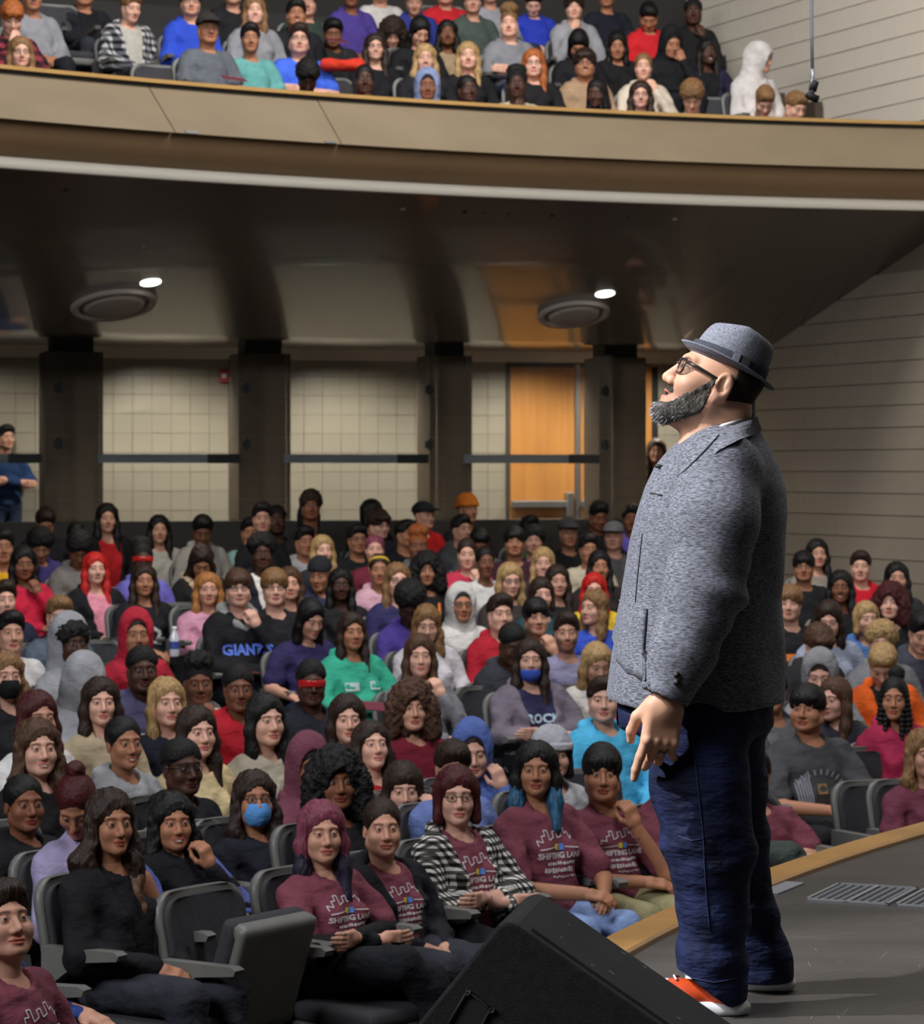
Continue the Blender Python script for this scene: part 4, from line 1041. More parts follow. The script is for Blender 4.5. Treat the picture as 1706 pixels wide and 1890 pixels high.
def shirt_print(kind, f, parent):
    def out(fl_, nm, mm, col=None, off=.0035):
        if kind == 'print': fl_.V = [(x_, z_+.062) for x_, z_ in fl_.V]
        V, F = fl_.lay(f, off); add(nm, mesh(nm, V, F, mm, False), parent, color=col)
    if kind == 'print':
        a = Flat(); a.line([(x*1.05, .325+z*.72) for x, z in SKY], .0045); a.line([(-.11, .31), (-.02, .318)], .005); a.line([(.03, .318), (.11, .31)], .005)
        a.text('SHIFTING LANE', 0, .272, .034, .0012); rq = random.Random(4)
        for z_, h_, x0, x1 in ((.252, .014, -.075, .07), (.224, .022, -.09, .06), (.197, .009, -.05, .075)):     # lines too blurred to read: broken strokes
            x_ = x0
            while x_ < x1: w_ = rq.uniform(.006, .016); a.rect(x_+w_/2, z_+rq.uniform(-.002, .002), w_, h_*rq.uniform(.6, 1)); x_ += w_+rq.uniform(.003, .006)
        out(a, 'print', M['print_white'])
        for q, c in ((-.012, 'd9c23a'), (.014, '5c8fe0')):
            b = Flat(); b.rect(q, .318, .022, .026); out(b, 'logo_square', M['print_multi'], lin(c), .0045)
    elif kind == 'print2':
        a = Flat()
        for i in range(6): a.line([(-.13+.012*i, .33+.012*i), (-.11+.012*i, .20)], .008)
        for i in range(9): t = math.radians(150-15*i); a.line([(.115*math.cos(t), .285+.085*math.sin(t)), (.145*math.cos(t), .285+.115*math.sin(t))], .010)
        out(a, 'print', M['print_multi'], lin('8a8a92'))
        a = Flat(); a.rect(0, .30, .05, .05); out(a, 'print_figure', M['print_multi'], lin('8d6a3a')); a = Flat(); a.rect(.0, .235, .08, .08); out(a, 'print_figure', M['print_multi'], lin('2f2a24'))
    elif kind == 'print3':
        a = Flat(); a.line([(-.12, .31), (-.05, .335), (.02, .32), (.09, .335), (.12, .31)], .035); out(a, 'print', M['print_multi'], lin('b7bcd8'))
        a = Flat(); a.rect(0, .25, .2, .07); out(a, 'print', M['print_multi'], lin('6f7fb8'))
    elif kind == 'print4':
        a = Flat(); a.text('ROCK', 0, .33, .075, .003); out(a, 'print', M['print_multi'], lin('b9cfdf'))
        a = Flat(); a.line([(-.09, .22), (-.05, .275), (-.02, .235), (.03, .295), (.09, .22)], .03); out(a, 'print', M['print_multi'], lin('9d94d0')); a = Flat(); a.rect(0, .205, .17, .02); out(a, 'print', M['print_multi'], lin('cbbfa6'))
    elif kind == 'print5':
        a = Flat(); a.line([(-.08, .34), (-.03, .28), (-.05, .22)], .03); a.line([(.0, .35), (.06, .31), (.03, .25)], .026); a.line([(-.02, .24), (.07, .22)], .02); out(a, 'print', M['print_multi'], lin('a9a9a4'))
    elif kind == 'print6':
        for x, z, w_, h_, c in ((-.03, .33, .10, .05, 'c8691c'), (.02, .28, .1, .05, '7a2a1c'), (.07, .25, .06, .07, '7f9fd0')):
            a = Flat(); a.rect(x, z, w_, h_); out(a, 'print', M['print_multi'], lin(c))
    elif kind == 'giants': a = Flat(); a.text('GIANTS', -.01, .31, .085, .003); out(a, 'print', M['print_multi'], lin('5f7fe0'))
    elif kind == 'printw': a = Flat(); a.rect(-.075, .37, .09, .05); a.rect(.08, .375, .07, .05); out(a, 'print', M['print_multi'], lin('c2cdd0'))
    elif kind == 'printred': a = Flat(); a.rect(.06, .30, .07, .05); out(a, 'print', M['print_multi'], lin('b8402c')); a = Flat(); a.rect(.05, .255, .07, .05); out(a, 'print', M['print_multi'], lin('4a43a8'))
    elif kind == 'boxprint':
        a = Flat(); a.rect(.0, .33, .2, .085); out(a, 'print', M['print_white']); a = Flat(); a.text('EL', -.03, .305, .07, .003); out(a, 'print_letters', M['print_multi'], lin('2a2a33'), .005)
    elif kind == 'medal':
        a = Flat(); a.put([(.035*math.cos(t)+.08, .30+.042*math.sin(t)) for t in [2*math.pi*i/16 for i in range(16)]], [tuple(range(16))]); out(a, 'print', M['print_multi'], lin('c8562c'))
        a = Flat(); a.put([(.026*math.cos(t)+.08, .30+.032*math.sin(t)) for t in [2*math.pi*i/16 for i in range(16)]], [tuple(range(16))]); out(a, 'print', M['print_multi'], lin('d5d0cc'), .005)
    elif kind == 'prmag': a = Flat(); a.rect(.06, .33, .08, .07); out(a, 'print', M['print_multi'], lin('b13ab0'))
    
seat_at = []
def shoe_me():
    if 'shoe' not in _cache:
        def f(P): return smax(smin(el(P, (0, -.07, .03), (.045, .10, .045)), rc(P, (0, .03, .03), (0, .035, .085), .045, .042), .02), -P[:, 2]+.0, .006)
        V, F = snet(f, (-.06, -.19, -.01), (.06, .10, .14), .012); _cache['shoe'] = mesh('shoe', V, F, M['cloth'])
    return _cache['shoe']
def person(line, balc, pl_):
    pos, hd, tp, op, lab = line.split('|'); x, y = map(float, pos.split()); hs, hc, sk = hd.split(); kind, tcol, pose = tp.split(); op = op.replace('mask ', 'mask').split()
    O = {'yaw': 0., 'pitch': 0., 'W': 1.}; fem = 'F' in op; fl_ = set(op)
    def val(pre):
        for t in op:
            if t.startswith(pre) and len(t) > len(pre): return t[len(pre):]
    for t in op:
        if t[0] == 'y' and t[1:].lstrip('-').isdigit(): O['yaw'] = float(t[1:])
        if t[0] == 'p' and t[1:].lstrip('-').isdigit(): O['pitch'] = float(t[1:])
        if t[0] == 'W' and t[1:].replace('.', '').isdigit(): O['W'] = float(t[1:])
    cost, k, d, X, E, R = pl_; z = CAMZ-(y-HY)/FPX*d; fz = floor_z(R, balc)
    near = d < 17.2
    eye = Vector((X, d, z)); face = SPK-eye
    yaw = math.atan2(face.x, -face.y)+math.radians(O['yaw'])
    pit = math.radians(max(0 if not balc else 2, 0)-2+O['pitch'])
    bf = Vector((AC[0]-X, AC[1]-d, 0)); byaw = math.atan2(bf.x, -bf.y); byaw = byaw*.72+yaw*.28
    Rh = mat_look(yaw, pit); hs_ = 1.05 if not fem else 1.02
    if 'p48' in fl_ or O['pitch'] > 20: pass
    piv = eye+(Rh.to_3x3() @ Vector((0, .045, -.140*hs_)))
    if O['pitch'] > 20: piv = eye+Matrix.Rotation(yaw, 3, 'Z') @ Vector((0, .10, -.13))
    sz = min(max((piv.z-fz-SEAT_Z)/.565, .78), 1.22)
    Rb = Matrix.Rotation(byaw, 4, 'Z')
    org = piv-(Rb.to_3x3() @ Vector((0, .02+SH*.565, 0))); org.z = fz+SEAT_Z
    root_M = Matrix.Translation(org) @ Rb; inv = root_M.inverted()
    hm = inv @ (Matrix.Translation(eye) @ Rh); hm = hm @ Matrix.Diagonal((hs_, hs_, hs_, 1)); 
    rs = random.Random(int(x*7+y*131)); wx = rs.uniform(.95, 1.05); lz = rs.uniform(.97, 1.05)
    hm2 = hm @ Matrix.Diagonal((wx, 1, lz, 1))
    # body: head, torso, arms, hands and legs in one mesh
    hk = 'f' if fem else ('r' if O['W'] > 1.07 else 'm')
    HV, HF, hh = head(hk, near); feat = features(HV, 1. if 'smile' in fl_ else rs.uniform(-.1, .35), .75 if 'stub' in fl_ else 0, hh)
    HV = HV.copy(); ja, na = rs.uniform(-.09, .09), rs.uniform(-.10, .12); HV[:, 0] *= 1+ja*np.clip(-HV[:, 2]/.06, 0, 1.2)*np.clip((HV[:, 2]+.16)*20, 0, 1); nz_ = np.clip(-(HV[:, 1]+.088)*40, 0, 1)*np.clip(1-np.abs(HV[:, 0])*40, 0, 1)*(HV[:, 2] < .01)*(HV[:, 2] > -.055); HV[:, 1] -= .02*na*nz_*5*.6
    lp = 'cross' if 'legcross' in fl_ else 'sit'
    bare = (kind in ('tee', 'tank') and d < 30) or 'os' in fl_
    BV, BF, nA = skin_body(pose, fem, lp, bare, near)
    S = Matrix.Diagonal((O['W'], 1, sz, 1)); So = Matrix.Diagonal((O['W']*.98, .97, 1, 1))
    BV2 = BV.copy(); BV2[:nA, 2] = np.where(BV2[:nA, 2] > 0, BV2[:nA, 2]*sz, BV2[:nA, 2]); BV2[:, 0] *= O['W']
    VV = [xform(HV, hm2), BV2]; FF = [HF, BF+len(HV)]; n = len(HV)+len(BV); ft = [feat, np.zeros((len(BV), 4))]
    for Wm, curl, flip in wrist_frames(pose):
        A, Fh = hand(curl, near); Wm = Wm.copy(); t = Wm.translation; Wm.translation = Vector((t.x*O['W'], t.y, t.z*sz))
        VV.append(xform(A*(.92 if fem else 1), Wm)); FF.append((Fh[:, ::-1] if flip else Fh)+n); n += len(A); ft.append(np.zeros((len(A), 4)))
    root = bpy.data.objects.new('person', mesh('person', np.concatenate(VV), np.concatenate(FF), M['skin'], True, np.concatenate(ft))); link(root)
    root.matrix_world = root_M; sc_ = np.array(lin(SK[sk])[:3])*rs.uniform(.9, 1.1); root.color = tuple(sc_)+(1,)
    tag(root, lab.strip(), 'person', 'students in the balcony' if balc else 'students in the stalls')
    # clothes
    pl = next((t for t in op if t.startswith('plaid')), None); tm_ = pl or 'cloth'; tc = lin(tcol)
    nm = {'tee': 'tee_shirt', 'sweat': 'sweater', 'hood': 'hoodie', 'hup': 'hoodie', 'jack': 'jacket', 'tank': 'tank_top'}[kind]
    scl = (O['W'], 1, sz)
    if pl and kind == 'jack': nm = 'checked_shirt'
    os_ = 'os' if 'os' in fl_ else ''
    top = add(nm, top_me(kind+os_, pose, fem, near, tm_), root, scale=scl, color=tc)
    prn = next((t for t in op if t in ('print', 'print2', 'print3', 'print4', 'print5', 'print6', 'giants', 'printw', 'printred', 'boxprint', 'medal', 'prmag')), None)
    if kind == 'jack':
        inner = add('shirt', top_me('inner'+os_, pose, fem, near), root, scale=scl, color=lin(val('jc') or '222222'))
        if prn: shirt_print(prn, top_f('inner', pose, fem), inner)
    elif prn: shirt_print(prn, top_f(kind, pose, fem), top)
    if val('under'):
        def uf(P):
            P = P.copy(); P[:, 1] -= SH*P[:, 2]; return arms(P, pose, .056, .9)
        V, F = snet(uf, (-.36, -.42, .1), (.36, .2, .56), .012); add('undershirt_sleeves', mesh('sleeves', V, F, M['cloth']), root, scale=scl, color=lin(val('under')))
    if val('sl') and len(val('sl')) == 6:
        def uf(P):
            P = P.copy(); P[:, 1] -= SH*P[:, 2]; return smax(arms(P, pose, .0695, .93), .17-np.abs(P[:, 0])-.4*np.maximum(-P[:, 1]-.05, 0), .01)
        V, F = snet(uf, (-.38, -.46, .05), (.38, .24, .6), .015); add('sleeves', mesh('sleeves', V, F, M['cloth']), root, scale=scl, color=lin(val('sl')))
    lc = val('leg') if val('leg') and len(val('leg')) == 6 else rs.choice(['16171b', '1b1c22', '232a3d', '2b3247', '202022', '2f3038'])
    add('trousers', legs_me(lp, near), root, scale=(O['W'], 1, 1), color=lin(lc))
    if lp == 'sit':
        for s in (1, -1): add('shoe', shoe_me(), root, loc=(s*.115*O['W'], -.44, -.45), color=lin(rs.choice(['1a1a1c', 'c9c7c4', '2a2a30'])))
    # hair and head wear
    def wear(nm, st, col, m=hm2):
        o = add(nm, hair_me(st, near), root, color=col); o.matrix_basis = m; return o
    hcol = lin(HC[hc]); hair_o = None
    if 'hoodback' in fl_: wear('hood', 'hoodback', tc)
    elif kind == 'hup' and 'nohair_hood' not in fl_: wear('hood', 'hood', tc, hm2 @ Matrix.Translation((0, .03, .0)) @ Matrix.Scale(1.13, 4) if hs in ('curly', 'afro') else hm2)
    hst = hs
    if kind == 'hup' and hs in ('bob', 'long', 'bowl', 'short'): hst = 'tied'
    cp = val('capback') or (val('cap') if not val('capback') else None)
    if val('capback'): wear('cap', 'capback', lin(val('capback'))); hst = 'buzz' if hs == 'short' else hs
    elif val('cap'): wear('cap', 'cap', lin(val('cap'))); hst = 'buzz' if hs == 'short' else hs
    if val('beanie'): wear('beanie', 'beanie', lin(val('beanie'))); hst = 'buzz' if hs == 'short' else hs
    hair_o = wear('hair', hst, hcol)
    if val('band') and len(val('band')) == 6: wear('headband', 'band', lin(val('band')))
    if 'bandk' in fl_: wear('headband', 'band', lin('1b1b1d'))
    if val('mask') and len(val('mask')) == 6: wear('face_mask', 'mask', lin(val('mask')))
    if val('chinmask') and len(val('chinmask')) == 6: wear('face_mask', 'chinmask', lin(val('chinmask')))
    if val('shield') and len(val('shield')) == 6: wear('sunglasses', 'shield', lin(val('shield')), hm2 if 'up' not in fl_ else hm2 @ Matrix.Translation((0, 0, .006)))
    if 'gl' in fl_: o = add('glasses', glasses_me(), root); o.matrix_basis = hm2
    if 'bunk' in fl_:
        V, F = snet(lambda P: np.sqrt(((P-f32(.01, .05, .14))**2).sum(1))-.05+.006*wob(P, 100), (-.07, -.03, .07), (.09, .13, .21), .009); o = add('hair_bun', mesh('bun', V, F, M['frizz']), root, color=hcol); o.matrix_basis = hm2
    if val('tip') and len(val('tip')) == 6:
        zc = {'mane': -.20}.get(hst, -.085)
        V, F = snet(lambda P: smax(hair_f(hst)(P)-.003, P[:, 2]-zc+.014*np.sin(P[:, 0]*150)*np.sin(P[:, 1]*130), .004), *BOX.get(hst, ((-.13, -.15, -.15), (.13, .17, .20))), .0065); o = add('hair_tips', mesh('hair_tips', V, F, M['hair']), root, color=lin(val('tip')), label='dyed hair ends of another colour'); o.matrix_basis = hm2
    if 'earr' in fl_:
        m = MB(); m.tube([(.080, .0, -.05), (.082, .0, -.085)], .006, 6); o = m.obj('earring', M['white'], root); o.matrix_basis = hm2
    if 'lanyard' in fl_:
        a = Flat(); a.line([(-.06, .46), (-.02, .2)], .024); a.line([(.06, .46), (.0, .2)], .024); V, F = a.lay(top_f(kind, pose, fem), .006); add('lanyard', mesh('lanyard', V, F, M['print_multi'], False), top, color=lin('d8702c'))
    if 'hoodgrey' in fl_:
        ring_ = lambda P: chain(mirror(shear(P)*1.-np.array([0, 2*SH, 0], np.float32)*P[:, 2:3]), [(0, .105, .565), (.078, .078, .555), (.10, .01, .53), (.052, -.08, .48), (.0, -.108, .455)], [.054, .050, .040, .027, .02], .02)
        V, F = snet(ring_, (-.17, -.16, .40), (.17, .25, .66), .013); add('hood', mesh('hood', V, F, M['cloth']), root, scale=scl, color=lin('8c8b88'))
    if 'fur' in fl_:
        ring_ = lambda P: chain(mirror(shear(P)*1.-np.array([0, 2*SH, 0], np.float32)*P[:, 2:3]), [(0, .11, .56), (.10, .08, .55), (.125, .0, .52), (.06, -.09, .47)], [.05, .05, .045, .035], .02)+.008*wob(P, 120)
        V, F = snet(ring_, (-.2, -.16, .40), (.2, .25, .66), .013); add('fur_collar', mesh('fur', V, F, M['frizz']), root, scale=scl, color=lin('c3a98a'))
    if 'chain' in fl_:
        m = MB()
        for q in range(8): m.lathe([(0, -.006), (.006, 0), (0, .006)], 6, (.15+.008*q, -.12-.03*q, .06-.012*abs(q-3)))
        m.obj('belt_chain', M['steel'], root)
    seat_at.append((org.copy(), byaw, lab.strip(), balc, k)); people.append((x, y, k, round(E, 2), round(cost, 1), balc))
    return root
for blk, balc in ((STALLS, False), (BALC, True)):
    lines = blk.strip().splitlines()
    for ln, pl_ in zip(lines, plan(lines, balc)): person(ln, balc, pl_)
# ------------------------------------------------------------------ auditorium seats: origin on the seat surface, front is -Y
M['seatshell'] = mat('seat_grey_plastic', '6c6b67', .45, .4, noise=(9, .93, 1.06))
M['seatpad'] = mat('seat_charcoal_fabric', '3c3b3e', .85, .2, noise=(60, .85, 1.15), bump=(220, .25, .004))
M['seatnum'] = mat('seat_number_plate', 'c9c8c4', .4)
def rrect(w_, h0, h1, r, n=6):
    pts = [(-w_, h0), (w_, h0)]
    for c, a0_ in (((w_-r, h1-r), 0), ((-w_+r, h1-r), math.pi/2)): pts += [(c[0]+r*math.cos(a0_+math.pi/2*i/n), c[1]+r*math.sin(a0_+math.pi/2*i/n)) for i in range(n+1)]
    return pts
def shell(w0, w1, z0, z1, r, y0, th, bulge=.02, ins=0.):
    """a gently dished panel with round upper corners, tilted back"""
    n = 16; m = 12; V = []; F = []
    for side in (0, 1):
        for j in range(m+1):
            t = 1-(1-j/m)**2.2; z = z0+(z1-z0)*t; hw = w0+(w1-w0)*t
            if z > z1-r: hw -= r-math.sqrt(max(r*r-(z-z1+r)**2, 0))
            for i in range(n+1):
                u = -1+2*i/n; x = hw*u; y = y0+.20*z-bulge*u*u+(th if side else 0)
                V.append((x, y, z))
    L = (m+1)*(n+1); ix = lambda s, j, i: s*L+j*(n+1)+i
    for j in range(m):
        for i in range(n): F += [(ix(0, j, i), ix(0, j, i+1), ix(0, j+1, i+1), ix(0, j+1, i)), (ix(1, j, i), ix(1, j+1, i), ix(1, j+1, i+1), ix(1, j, i+1))]
        F += [(ix(0, j, 0), ix(0, j+1, 0), ix(1, j+1, 0), ix(1, j, 0)), (ix(0, j, n), ix(1, j, n), ix(1, j+1, n), ix(0, j+1, n))]
    for i in range(n): F += [(ix(0, m, i), ix(0, m, i+1), ix(1, m, i+1), ix(1, m, i)), (ix(0, 0, i), ix(1, 0, i), ix(1, 0, i+1), ix(0, 0, i+1))]
    return V, F
SEAT = {}
V, F = shell(.250, .262, -.14, .50, .10, .150, .035); SEAT['shell'] = mesh('backrest_shell', V, F, M['seatshell'])
V, F = shell(.228, .238, -.06, .475, .085, .128, .03); SEAT['pad'] = mesh('backrest_pad', V, F, M['seatpad'])
def cushion(P): return smax(rbox(P, (0, -.20, -.055), (.235, .235, .045), .035), -el(P, (0, -.18, .14), (.22, .3, .15)), .03)
V, F = snet(cushion, (-.25, -.46, -.12), (.25, .06, .02), .02); SEAT['cushion'] = mesh('seat_cushion', V, F, M['seatpad'])
V, F = snet(lambda P: smin(rbox(P, (0, -.195, -.117), (.232, .232, .026), .022), rbox(P, (0, -.40, -.095), (.225, .03, .04), .025), .01), (-.25, -.46, -.16), (.25, .06, -.03), .014); SEAT['pan'] = mesh('seat_pan', V, F, M['seatshell'])
m = MB(); m.prism([(.165, .215), (.165, .255), (-.20, .262), (-.225, .25), (-.215, .228), (-.02, .205), (.10, .12), (.165, .05)], 'x', -.028, .028); SEAT['arm'] = m.me('armrest', M['seatshell'])
m = MB(); m.prism([(.17, .06), (.10, .10), (.03, -.20), (-.05, -.44), (-.05, -.45), (.16, -.45), (.16, -.44), (.12, -.2)], 'x', -.022, .022); SEAT['std'] = m.me('standard', M['seatshell'])
def seat(loc, rz, label, folded=False, group=None, arms_=(1, -1), near=False):
    s = empty('auditorium_seat', loc, rz, label, 'seat', group)
    sh = add('backrest', SEAT['shell'], s); add('backrest_pad', SEAT['pad'], sh)
    if not folded: add('seat_pan', SEAT['pan'], s); add('seat_cushion', SEAT['cushion'], s)
    else:
        f = add('seat_pan', SEAT['pan'], s, loc=(0, .055, .03), rot=(-math.radians(72), 0, 0)); c = add('seat_cushion', SEAT['cushion'], s, loc=(0, .055, .03), rot=(-math.radians(72), 0, 0))
        p = MB(); p.lathe([(0, 0), (.03, 0)], 16); o = p.obj('number_plate', M['seatnum'], f); o.location = (0, -.424, -.115); o.rotation_euler = (math.radians(90), 0, 0); o.scale = (1, .5, 1)
    for a in arms_:
        add('armrest', SEAT['arm'], s, loc=(a*.278, 0, 0)); add('standard', SEAT['std'], s, loc=(a*.278, 0, 0))
    return s
for i, (org, rz, lab, balc, k) in enumerate(seat_at):
    seat(org+Vector((0, 0, -.0)), rz, 'grey seat under the '+' '.join(lab.split()[:12]), near=org.y < 15, arms_=(1, -1) if org.y < 15 else (-1,))
def seat_px(x, y, k, label, folded=False, balc=False, yaw=None, zo=0.):
    """an empty seat: x, y is the middle of its backrest in the photograph"""
    R = (BR0 if balc else R0)+RP*k; d = solve_R(x, R); X = (x-CX)/FPX*d; fz = (FB0+BRISE*k) if balc else zf(k)
    bf = Vector((AC[0]-X, AC[1]-d, 0)); byaw = math.atan2(bf.x, -bf.y)
    return seat((X, d, fz+.45), byaw*.8+.2*math.atan2(-X, d), label, folded)
def seat_row(y, x, balc=False):   # row whose backrest top is seen at y
    best = None
    for k in range(0, 14):
        R = (BR0 if balc else R0)+RP*k+.15; d = solve_R(x, R); fz = (FB0+BRISE*k) if balc else zf(k); yy = HY-(fz+.95-CAMZ)/d*FPX
        if best is None or abs(yy-y) < best[0]: best = (abs(yy-y), k)
    return best[1]
EMPTY = [(448, 1640, True, 'empty front row seat with its cushion folded up'), (492, 1180, False, 'empty grey seat holding a maroon booklet'),
 (1402, 1352, False, 'empty seat behind the charcoal tee, nearest the jeans'), (1605, 1376, False, 'empty seat in front of the crimson hoodie'), (1655, 1412, False, 'empty seat with pale edge before the maroon tee at the frame'),
 (192, 1172, False, 'empty seat with pale rounded back beside the red hood'), (340, 1112, False, 'empty seat beside the orange blond girl in pink'), (932, 1288, False, 'empty seat next to the mauve cardigan'),
 (795, 1424, False, 'empty wood edged seat in front of the crimson tee'), (1118, 1400, False, 'empty seat between the grey beanie and cyan hoodie'), (402, 1490, False, 'empty seat beside the blue face mask')]
for x, y, fo, lab in EMPTY: seat_px(x, y, seat_row(y, x), lab, fo)
BEMPTY = [(310, 112, 'empty balcony seat beside the boy in dark cap'), (622, 88, 'empty balcony seat behind the bright blue tee'), (618, 140, 'empty balcony rail seat beside the bright blue tee'), (1330, 170, 'empty balcony seat beside the bowed boy with sandy curls'), (112, 20, 'empty balcony seat at the stair end near the black jacket')]
for x, y, lab in BEMPTY: seat_px(x, y, seat_row(y, x, True), lab, balc=True)

# ------------------------------------------------------------------ people standing behind the glass
def standing(x, ytop, d, floor_z, top_col, hst, hcol, sk, fem, pose, label, yaw=0., legc='1c1f2b'):
    X = (x-CX)/FPX*d; z_eye = CAMZ-(ytop+18-HY)/FPX*d; face = SPK-Vector((X, d, z_eye)); yw = math.atan2(face.x, -face.y)+yaw
    Hh = z_eye-floor_z; hip = Hh*.545; sz = (Hh-hip-.155)/.565
    HV, HF, hh = head('f' if fem else 'm', False); ft = features(HV, .3, 0, hh)
    def legs(P, off):
        Q = mirror(P); return smin(el(P, (0, 0, .04), (.16+off, .115+off, .14)), chain(Q, [(.09, 0, .0), (.10, -.01, -hip*.48), (.10, .01, -hip+.07)], [.085+off, .062+off, .045+off], .03), .04)
    BV, BF = snet(lambda P: smin(torso(P, fem, -.012), smin(arms(P, pose, .047), legs(P, -.01), .02), .03), (-.36, -.45, -hip), (.36, .24, .62), .02)
    BV[BV[:, 2] > 0, 2] *= sz
    hm = Matrix.Translation((0, -.05, .72*sz))
    VV = [xform(HV, hm), BV]; FF = [HF, BF+len(HV)]; n = len(HV)+len(BV); fts = [ft, np.zeros((len(BV), 4))]
    for Wm, curl, flip in wrist_frames(pose):
        A, Fh = hand(curl, False); Wm = Wm.copy(); Wm.translation.z *= sz; Wm.translation.y -= SH*Wm.translation.z/sz; VV.append(xform(A, Wm)); FF.append((Fh[:, ::-1] if flip else Fh)+n); n += len(A); fts.append(np.zeros((len(A), 4)))
    r = bpy.data.objects.new('person', mesh('person', np.concatenate(VV), np.concatenate(FF), M['skin'], True, np.concatenate(fts))); link(r)
    r.location = (X, d, floor_z+hip); r.rotation_euler = (0, 0, yw); r.color = lin(SK[sk]); tag(r, label, 'person')
    def tf(P):
        Pq = P.copy(); Pq[:, 1] += SH*P[:, 2]; return top_f('sweat', pose, fem)(Pq)
    V, F = snet(tf, (-.40, -.46, -.02), (.40, .27, .66), .018); add('jacket', mesh('jacket', V, F, M['cloth']), r, scale=(1, 1, sz), color=lin(top_col))
    V, F = snet(lambda P: legs(P, .014), (-.3, -.2, -hip+.06), (.3, .2, .2), .02); add('trousers', mesh('trousers', V, F, M['cloth']), r, color=lin(legc))
    for s in (1, -1): add('shoe', shoe_me(), r, loc=(s*.10, .0, -hip), color=lin('1a1a1c'))
    h = add('hair', hair_me(hst, False), r, color=lin(HC[hcol])); h.matrix_basis = hm
    return r
standing(8, 789, 29.0, ZAISLE, '1c3358', 'short', 'k', 'b', False, 'cross', 'person standing with folded arms behind the glass, blue jacket', 0.3, '27324a')
standing(1212, 812, 29.4, ZAISLE, '2a2326', 'long', 'b', 'b', True, 'lap', 'woman with long brown hair standing by the second oak door')

# ------------------------------------------------------------------ the man on the stage
def Pw(x, y, w_=0.):
    d = 7.58+w_; return ((x-CX)/FPX*d, d, CAMZ-(y-HY)/FPX*d)
M['tweed'] = mat('grey_heather_wool', '65666e', .82, .25, noise=((75, 75, 330), .32, 1.75, 2), bump=((260, 260, 700), .3, .003), sheen=.08)
M['denim'] = mat('dark_denim', '131a38', .8, .25, noise=((16, 16, 6), .4, 1.7, 8), bump=((9, 9, 26), .6, .035))
M['denim_hi'] = mat('denim_stitch', '222c52', .7)
def prof_interp(tab):
    T = np.array(tab, float); return lambda y, c: np.interp(y, T[:, 0], T[:, c])
XOF = lambda x: (x-CX)/FPX*7.58
ZOF = lambda y: CAMZ-(y-HY)/FPX*7.58
tabJ = [(748, 1338, 1398, .072), (775, 1304, 1398, .088), (800, 1272, 1408, .145), (830, 1238, 1430, .195), (860, 1212, 1444, .222), (900, 1192, 1455, .238), (950, 1176, 1457, .245), (1000, 1164, 1453, .243), (1100, 1150, 1441, .242), (1200, 1134, 1446, .25), (1300, 1119, 1452, .262), (1340, 1116, 1454, .265)]
TJ = np.array([(ZOF(a), XOF(b), XOF(c), w_) for a, b, c, w_ in tabJ][::-1])
def loft(P, T, yc, pw=2.3):
    z = P[:, 2]; xf, xb, hw = (np.interp(z, T[:, 0], T[:, i]) for i in (1, 2, 3)); cx = (xf+xb)/2; rx = (xb-xf)/2
    q = (np.abs((P[:, 0]-cx)/rx)**pw+np.abs((P[:, 1]-yc)/hw)**pw)**(1/pw); return (q-1)*np.minimum(rx, hw)*.9
YC = 7.62
def armJ(P, off=0.): return chain(P, [Pw(1330, 872, -.165), Pw(1318, 960, -.235), Pw(1302, 1085, -.255), Pw(1262, 1200, -.275), Pw(1226, 1288, -.285)], [.112+off, .112+off, .103+off, .082+off, .066+off], .04)
def armF(P, off=0.): return chain(P, [Pw(1330, 880, .25), Pw(1330, 1085, .32), Pw(1262, 1268, .30)], [.10+off, .095+off, .062+off], .04)
def jacket_f(P):
    x, y, z = P[:, 0], P[:, 1], P[:, 2]
    d = loft(P, TJ, YC)
    d = smin(d, rc(P, Pw(1332, 868, -.17), Pw(1332, 868, .22), .085, .085), .07)
    # back panel drape and elbow folds
    fold = .006*np.sin(x*38+z*9)*np.clip((x-XOF(1370))*9, 0, 1)+.004*wob(P, 17)
    d = d+fold
    cuff = Pw(1226, 1288, -.285); ax = np.array(Pw(1226, 1288, -.285))-np.array(Pw(1262, 1200, -.275)); ax /= np.linalg.norm(ax)
    a = armJ(P); t = (z-ZOF(1110))
    a = a-.007*np.sin((z*1.0+.5*(x-XOF(1300)))*62)*np.exp(-(t/.13)**2)*np.clip((x-XOF(1290))*9+.5, 0, 1)-.003*wob(P, 26)
    a = smax(a, ((P-f32(*cuff)) @ f32(*ax))-.0, .004)
    a = smax(a, -(rc(P, cuff, tuple(np.array(cuff)+ax*.2), .056, .06)+0*x), .004) if True else a
    b = smax(armF(P), ZOF(1268)-z, .004)
    d = smin(d, a, .014); d = smin(d, b, .02)
    hem = ZOF(1306)+.03*np.clip((x-XOF(1300))/.25, -1.2, 1.2)**2*.55-.006*np.sin(x*14)
    d = smax(d, hem-z, .006)
    # open front: a thin gap down the leading edge, and the neck
    d = smax(d, -rc(P, Pw(1345, 760, .0), Pw(1272, 836, .0), .058, .026), .008)
    return d
man = bpy.data.objects.new('person', None)
def man_head():
    sc = 1.14; pit = -math.radians(24); yaw = -math.pi/2+math.radians(2)
    Rm = mat_look(yaw, pit); Mh = Matrix.Translation(Pw(1320, 706, 0)) @ Rm @ Matrix.Scale(sc, 4); return Mh
MH = man_head()
_hf = head_f('r')
